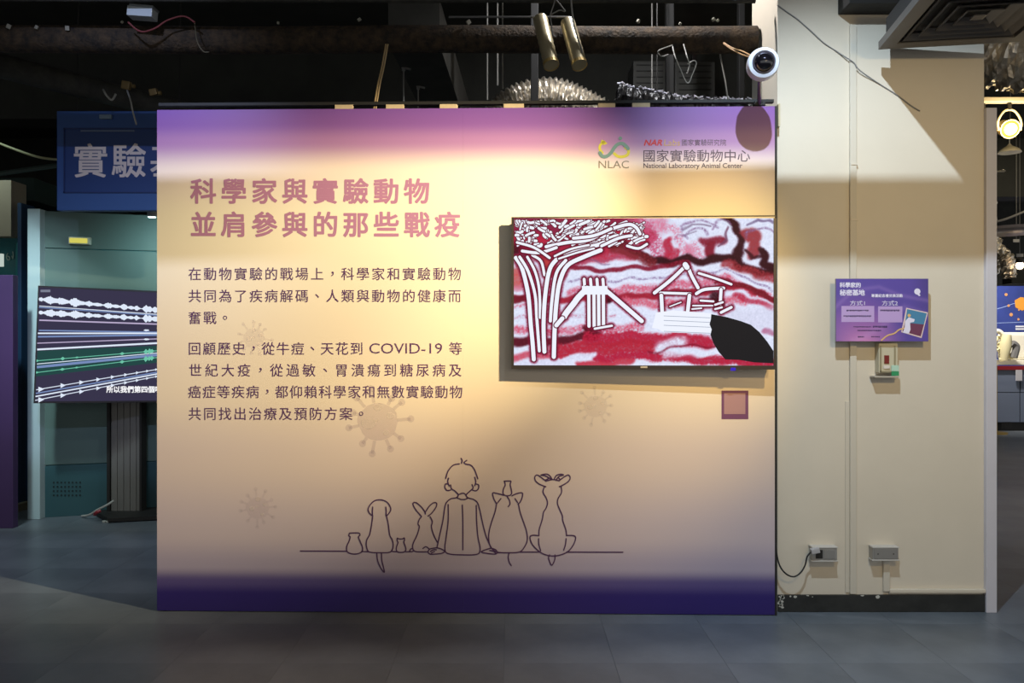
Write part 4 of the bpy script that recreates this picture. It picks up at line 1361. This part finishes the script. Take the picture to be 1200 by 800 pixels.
build('waveform_track', gp, mat('scr_pink', (190, 176, 210), emit=.9), scr2)
build('waveform', gg, mat('scr_green', (110, 196, 168), emit=.95), scr2)
build('waveform', gw, mat('scr_white', (220, 230, 246), emit=.98), scr2, label='white sound waveforms')
t = MB()
cells(t, T2, '所以我們第四個嗎', 124.6, 189.5, 452.0, 8.2, .008, .03)
build('subtitle_text', t, mat('scr_text', (248, 248, 250), emit=1.0), scr2)
t = MB()
rect(t, T2, 47.5, 339.3, 59, 342.2, .004)
build('caption_bar', t, mat('scr_cap', (130, 136, 156), emit=.8), scr2)
# stand
sd = at(150, 602, 6.0)
stn = thing('television_stand', 'grey ribbed floor stand under the left television with flat black base', 'stand', (sd.x, sd.y, 0))
sp = MB()
for i in range(9):
    x0 = 131.5 + i * 3.7
    t = MB().span((at(x0, 0, 5.99).x, 5.97 + (.0 if i % 2 else .006), .035), (at(x0 + 3.5, 0, 5.99).x, 6.03, at(0, 470, 5.99).z))
    sp.add(t.v, t.f)
build('ribbed_column', sp, mat('stand_grey', (122, 118, 112), .5, .3), stn, label='grey ribbed column')
build('side_rail', MB().span((at(165.5, 0, 5.99).x, 5.96, .03), (at(168, 0, 5.99).x, 6.04, at(0, 470, 5.99).z)), m_dark, stn)
build('side_rail', MB().span((at(127.5, 0, 5.99).x, 5.96, .03), (at(131, 0, 5.99).x, 6.04, at(0, 470, 5.99).z)), m_dark, stn)
bp_ = MB()
zz = .028
pts = [at(112, 0, 5.95), at(127, 0, 5.72), at(215, 0, 5.85), at(215, 0, 6.18), at(125, 0, 6.12)]
lo = [Vector((p.x, p.y, .008)) for p in pts]; hi = [Vector((p.x, p.y, zz + .006)) for p in pts]
n = len(lo)
bp_.add(lo + hi, [tuple(range(n))[::-1], tuple(range(n, 2 * n))] + [(i, (i + 1) % n, n + (i + 1) % n, n + i) for i in range(n)])
build('base', bp_, m_dark, stn)
for x in (121.5, 125.5):
    build('foot', MB().lathe([(.010, 0), (.012, .006), (.012, .012)], Vector((at(x, 0, 5.74).x, 5.745, 0)), (0, 0, 1), 12), mat('foot_white', (200, 200, 190), .4), stn)
build('cord', MB().tube(smooth_path([Vector((at(96, 0, 5.9).x, 5.9, .012)), Vector((at(104, 0, 5.85).x, 5.86, .03)), Vector((at(112, 0, 5.82).x, 5.85, .07)), Vector((at(120, 0, 5.8).x, 5.86, .10)), Vector((at(127, 0, 5.8).x, 5.88, .13))], 5), .008, 8), m_ww, stn, True, label='white cord')
build('strap', MB().tube(smooth_path([Vector((at(111, 0, 5.8).x, 5.80, .045)), Vector((at(115, 0, 5.8).x, 5.78, .065)), Vector((at(119, 0, 5.8).x, 5.79, .075))], 5), .012, 8), mat('cord_red', (150, 40, 50), .5), stn, True, label='red strap')

# ================================================================ RIGHT BACKGROUND
m_cream = mat('lamp_cream', (226, 206, 160), .5)
def spotlamp(px, py, Y, lit, lb):
    c = at(px, py, Y)
    t = thing('track_spotlight', lb, 'spotlight', c + Vector((0, 0, -.06)))
    ax = Vector((-.15, -1, -.35)).normalized()
    build('housing', MB().lathe([(.02, -.12), (.05, -.10), (.055, 0), (.06, .012), (.05, .012)], c, ax, 28), m_cream, t, True)
    if lit:
        build('bulb', MB().lathe([(.038, .018), (.036, .026), (.026, .036), (.015, .042), (.003, .043)], c, ax, 28), mat('bulb_warm', (255, 226, 160), emit=9), t, True, label='glowing bulb')
        build('reflector', MB().lathe([(.054, .008), (.054, .014), (.037, .018)], c, ax, 28), mat('reflector_glow', (255, 196, 84), emit=1.6), t, True)  # bulb's yellow glow on the reflector, given as emission
    else:
        build('bulb', MB().lathe([(.044, .006), (.02, .010), (.003, .011)], c, ax, 24), mat('bulb_off', (150, 140, 110), .2), t, True)
    yk = smooth_path([c + Vector((-.072, 0, -.01)), c + Vector((-.075, 0, .05)), c + Vector((-.04, 0, .11)), c + Vector((0, 0, .125)), c + Vector((.04, 0, .11)), c + Vector((.075, 0, .05)), c + Vector((.072, 0, -.01))], 5)
    build('yoke', MB().tube(yk, .007, 8), m_cream, t, True)
    build('stem', MB().tube([c + Vector((0, 0, .125)), c + Vector((0, 0, .17))], .012, 10), m_dark, t)
    return c
c1 = spotlamp(1183, 151, 5.2, True, 'cream track spotlight with glowing warm bulb right of the pier')
c2 = spotlamp(1152.3, 152, 5.2, False, 'unlit cream track spotlight half hidden behind the pier corner')
build('lighting_track', MB().span((c2.x - .3, 5.17, c1.z + .172), (c1.x + 1.2, 5.23, c1.z + .20), .003), mat('track_white', (206, 196, 176), .4), None, label='pale lighting track carrying the cream spotlights', cat='track')
l = bpy.data.lights.new('spotlight_glow', 'POINT'); l.energy = 12; l.color = (1, .78, .42); l.shadow_soft_size = .05
lo_ = bpy.data.objects.new('spotlight_glow', l); COL.objects.link(lo_); lo_.location = c1 + Vector((-.02, -.13, -.05))
gd_ = at(1183, 177, 5.6)
t = thing('glass_shade', 'round pale glass shade hanging below the glowing spotlight', 'lamp shade', gd_)
build('shade', MB().lathe([(.075, -.012), (.07, .0), (.05, .02), (.02, .035), (.008, .05)], gd_, (0, 0, 1), 28), mat('shade_glass', (176, 170, 150), .2, .2), t, True)
build('rod', MB().tube([gd_ + Vector((0, 0, .05)), Vector((gd_.x + .02, gd_.y, 3.76))], .004, 8), m_gw, t)

# far end: blue picture wall, white case, grey counter, belt
BP = Plane(1140, 12.6, 1300, 12.6)
bw_ = thing('picture_wall', 'blue printed display wall with floating orange cubes, far right', 'display wall', (BP.at(1220, 400).x, 12.6, 0))
build('board', MB().span((BP.at(1130, 0).x, 12.6, 0), (BP.at(1330, 0).x, 12.7, BP.at(0, 335).z)), mat('far_blue', (50, 66, 138), .5, 0, 0, 1, .25, 2), bw_)
t = MB()
ribbon(t, BP, [(1150, 366), (1175, 360), (1200, 352), (1240, 345)], .7, .004)
ribbon(t, BP, [(1150, 379), (1240, 376)], .6, .004)
build('print_line', t, mat('far_line', (150, 170, 220), .5), bw_)
t = MB()
for x, y, r_ in ((1179, 345, 2.6), (1182, 358, 2.2), (1185, 368.5, 3.0), (1193.5, 374, 2.0), (1194, 363, 1.6)):
    fpoly(t, BP, [(x + r_ * .75 * math.cos(a), y + r_ * .75 * math.sin(a)) for a in [k * math.pi / 3 + .3 for k in range(6)]], .006)
build('printed_cube', t, mat('cube_orange', (206, 146, 96), .5), bw_)
t = MB()
fpoly(t, BP, [(1189, 352), (1196, 348), (1204, 349), (1205, 360), (1198, 364), (1190, 360)], .006)
build('printed_cube', t, mat('cube_gold', (224, 150, 52), .5), bw_, label='large golden cube')
t = MB()
for y in (381.5, 384.5):
    rect(t, BP, 1190, y, 1215, y + 1.8, .006)
build('print_caption', t, mat('far_white', (220, 220, 226), .5), bw_)
spot('far_lamp', (6.4, 10.9, 3.6), (7.6, 12.5, 1.2), 700, (1, .95, .9), 80, 1, .1)

CA = Plane(1140, 11.9, 1300, 11.9)
mc = thing('white_model', 'white exhibition model with a curved arch on the grey counter, far right', 'model', (CA.at(1185, 428).x, 11.9, CA.at(0, 428).z))
m_mod = mat('model_white', (226, 220, 200), .5)
build('plinth', MB().span(CA.at(1150, 427.5), CA.at(1240, 422) + Vector((0, .3, 0)), .01), m_mod, mc)
build('back_shell', MB().span((CA.at(1182, 0).x, 12.05, CA.at(0, 422).z), (CA.at(1230, 0).x, 12.2, CA.at(0, 389).z), .05), m_mod, mc)
build('arch', MB().tube(smooth_path([CA.at(1158, 422), CA.at(1158, 400), CA.at(1163, 390), CA.at(1170, 388), CA.at(1176, 394), CA.at(1177, 404)], 6), .035, 10), m_mod, mc, True)
fg = MB()
rnd = random.Random(4)
for i in range(16):
    x, y = rnd.uniform(1166, 1190), rnd.uniform(394, 418)
    fg.tube([CA.at(x, y, .05), CA.at(x + rnd.uniform(-5, 5), y + rnd.uniform(-6, 8), .1)], rnd.uniform(.015, .04), 7)
fg.tube([CA.at(1180, 392, .1), CA.at(1178, 405, .1), CA.at(1176, 422, .1)], [.06, .09, .05], 10)
build('figure', fg, mat('model_cream', (214, 204, 160), .5), mc, True)
build('wing', MB().tube(smooth_path([CA.at(1186, 402, .15), CA.at(1191, 406, .15), CA.at(1188, 419, .15)], 5), [.05] * 11, 8), mat('model_grey', (110, 108, 106), .5), mc, True)
ct = thing('counter', 'grey panelled display counter with floor vents, far right', 'counter', (CA.at(1200, 0).x, 11.7, 0))
m_ct = mat('counter_grey', (112, 122, 142), .5, 0, 0, 1, .08, 2)
xa, xb = at(1164, 0, 11.6).x - .6, at(1290, 0, 11.6).x
zt_ = at(0, 431, 11.6).z
build('body', MB().span((xa, 11.62, 0.12), (xb, 12.3, zt_ - .03), .01), mat('counter_seam', (60, 66, 78), .6), ct)
xs = [xa, at(1167.5, 0, 11.6).x, at(1195.5, 0, 11.6).x, at(1230, 0, 11.6).x, xb]
for i in range(4):
    for z0_, z1_ in ((.13, at(0, 460.5, 11.6).z), (at(0, 459.5, 11.6).z, zt_ - .035)):
        build('panel', MB().span((xs[i] + .008, 11.6, z0_), (xs[i + 1] - .008, 11.62, z1_), .004), m_ct, ct)
build('worktop', MB().span((xa, 11.58, zt_ - .03), (xb, 12.3, zt_), .005), mat('counter_top', (190, 184, 176), .5), ct)
build('plinth', MB().span((xa, 11.66, 0), (xb, 12.3, .12)), m_dark, ct)
t = MB()
for i in range(6):
    t.box(at(1174.5 + i * 2.1, 498, 11.59), (.010, .008, .09))
build('vent_slot', t, m_dark, ct, kind='stuff')
build('paper_notice', MB().span(at(1190, 446, 11.585), at(1198, 432.5, 11.57), .001), mat('paper', (206, 204, 208), .6), None, label='white paper notice taped to the grey counter', cat='notice')
bt = thing('belt_barrier', 'red belt barrier with brass post end in front of the grey counter', 'barrier', (at(1166, 0, 11.3).x, 11.3, 0))
build('post', MB().tube([(at(1166, 0, 11.3).x, 11.3, 0), (at(1166, 0, 11.3).x, 11.3, at(0, 428, 11.3).z)], .03, 14), mat('brass', (170, 140, 70), .35, .7), bt, True)
build('base', MB().lathe([(.16, 0), (.16, .02), (.04, .035)], (at(1166, 0, 11.3).x, 11.3, 0), (0, 0, 1), 24), mat('brass', (170, 140, 70), .35, .7), bt, True)
build('belt', MB().span(at(1167.5, 433.2, 11.3), at(1280, 428.6, 11.3) + Vector((0, .004, 0))), mat('belt_red', (170, 22, 34), .6), bt)

# dark soffit and hanging services far right
struct('soffit', MB().span((6.4, 10.2, at(0, 332, 10.2).z), (10, 10.4, at(0, 322, 10.2).z + .1), .01), m_black)
t = MB().lathe([(.30, -.02), (.34, .0), (.33, .03), (.1, .05)], at(1184, 271, 8.4), (0, 0, 1), 36)
build('ring_light', t, mat('ring_pale', (200, 186, 180), .3, .3), None, True, label='round pale dish light hanging far right above the foil hose', cat='light')
fh = crumple([Vector((5.45, 9.2, 3.76)), at(1158, 230, 9.2), at(1160, 275, 9.2), at(1168, 292, 9.2), at(1176, 298, 9.2), at(1181, 308, 9.2), at(1182, 326, 9.2)], .075, 16, 44, .012, 6, .01, .05)
build('foil_duct', fh, m_foil, None, label='short crinkled foil hose hanging far right above the blue display wall', cat='duct')
fh = crumple([Vector((5.5, 9.4, 3.76)), at(1156, 300, 9.4), at(1164, 318, 9.4), at(1168, 306, 9.4), at(1166, 290, 9.4), at(1170, 280, 9.4)], .05, 14, 40, .012, 16, .01, .05)
build('foil_duct', fh, m_foil, None, label='thin foil hose beside the pier edge, far right', cat='duct')
t = thing('ceiling_lamp', 'bright round far lamp at the right edge above the blue display wall', 'lamp', at(1195, 314, 9.0))
build('bulb', MB().lathe([(.005, -.045), (.03, -.035), (.042, 0), (.03, .035), (.01, .045)], at(1195, 311, 9.0), (0, 0, 1), 18), mat('bulb_far', (255, 220, 180), emit=6), t, True)
build('cap', MB().lathe([(.035, .03), (.04, .07), (.02, .09)], at(1195, 311, 9.0), (0, 0, 1), 18), m_dark, t, True)
for x, y, lb in ((1191, 282, 'small white tag, upper of two, hanging far right'), (1195, 299, 'small white tag, lower of two, hanging far right')):
    tg = thing('hanging_tag', lb, 'tag', at(x, y + 2, 9.0 - .4 * (y > 290)))
    c_ = at(x, y, 9.0 - .4 * (y > 290))
    build('card', MB().box(c_, (.075, .01, .035), None, .003), mat('tag_white', (170, 168, 164), .5), tg)
    build('string', MB().tube([c_, (c_.x, c_.y, 3.76)], .003, 6), m_gw, tg)
tubel('steel_bar', [at(1166, 260, 8.5), at(1180, 256, 8.5), at(1205, 246, 8.5)], .012, m_gw, 'thin grey bar crossing the dark ceiling far right', 'bar')
tubel('steel_bar', [at(1103, 201, 4.22), at(1172, 201, 4.22), at(1174, 199, 4.22)], .005, m_gw, 'short grey bar end beside the pier below the spotlights', 'bar')
spot('far_service_lamp', (6.0, 8.0, 3.5), (6.0, 9.3, 2.4), 40, (1, .85, .6), 120, 1, .1)
spot('far_floor_fill', (5.2, 6.6, 3.6), (5.0, 7.2, 0), 260, (1, .86, .7), 110, 1, .1)  # extra unseen fill, added to lighten the floor far right
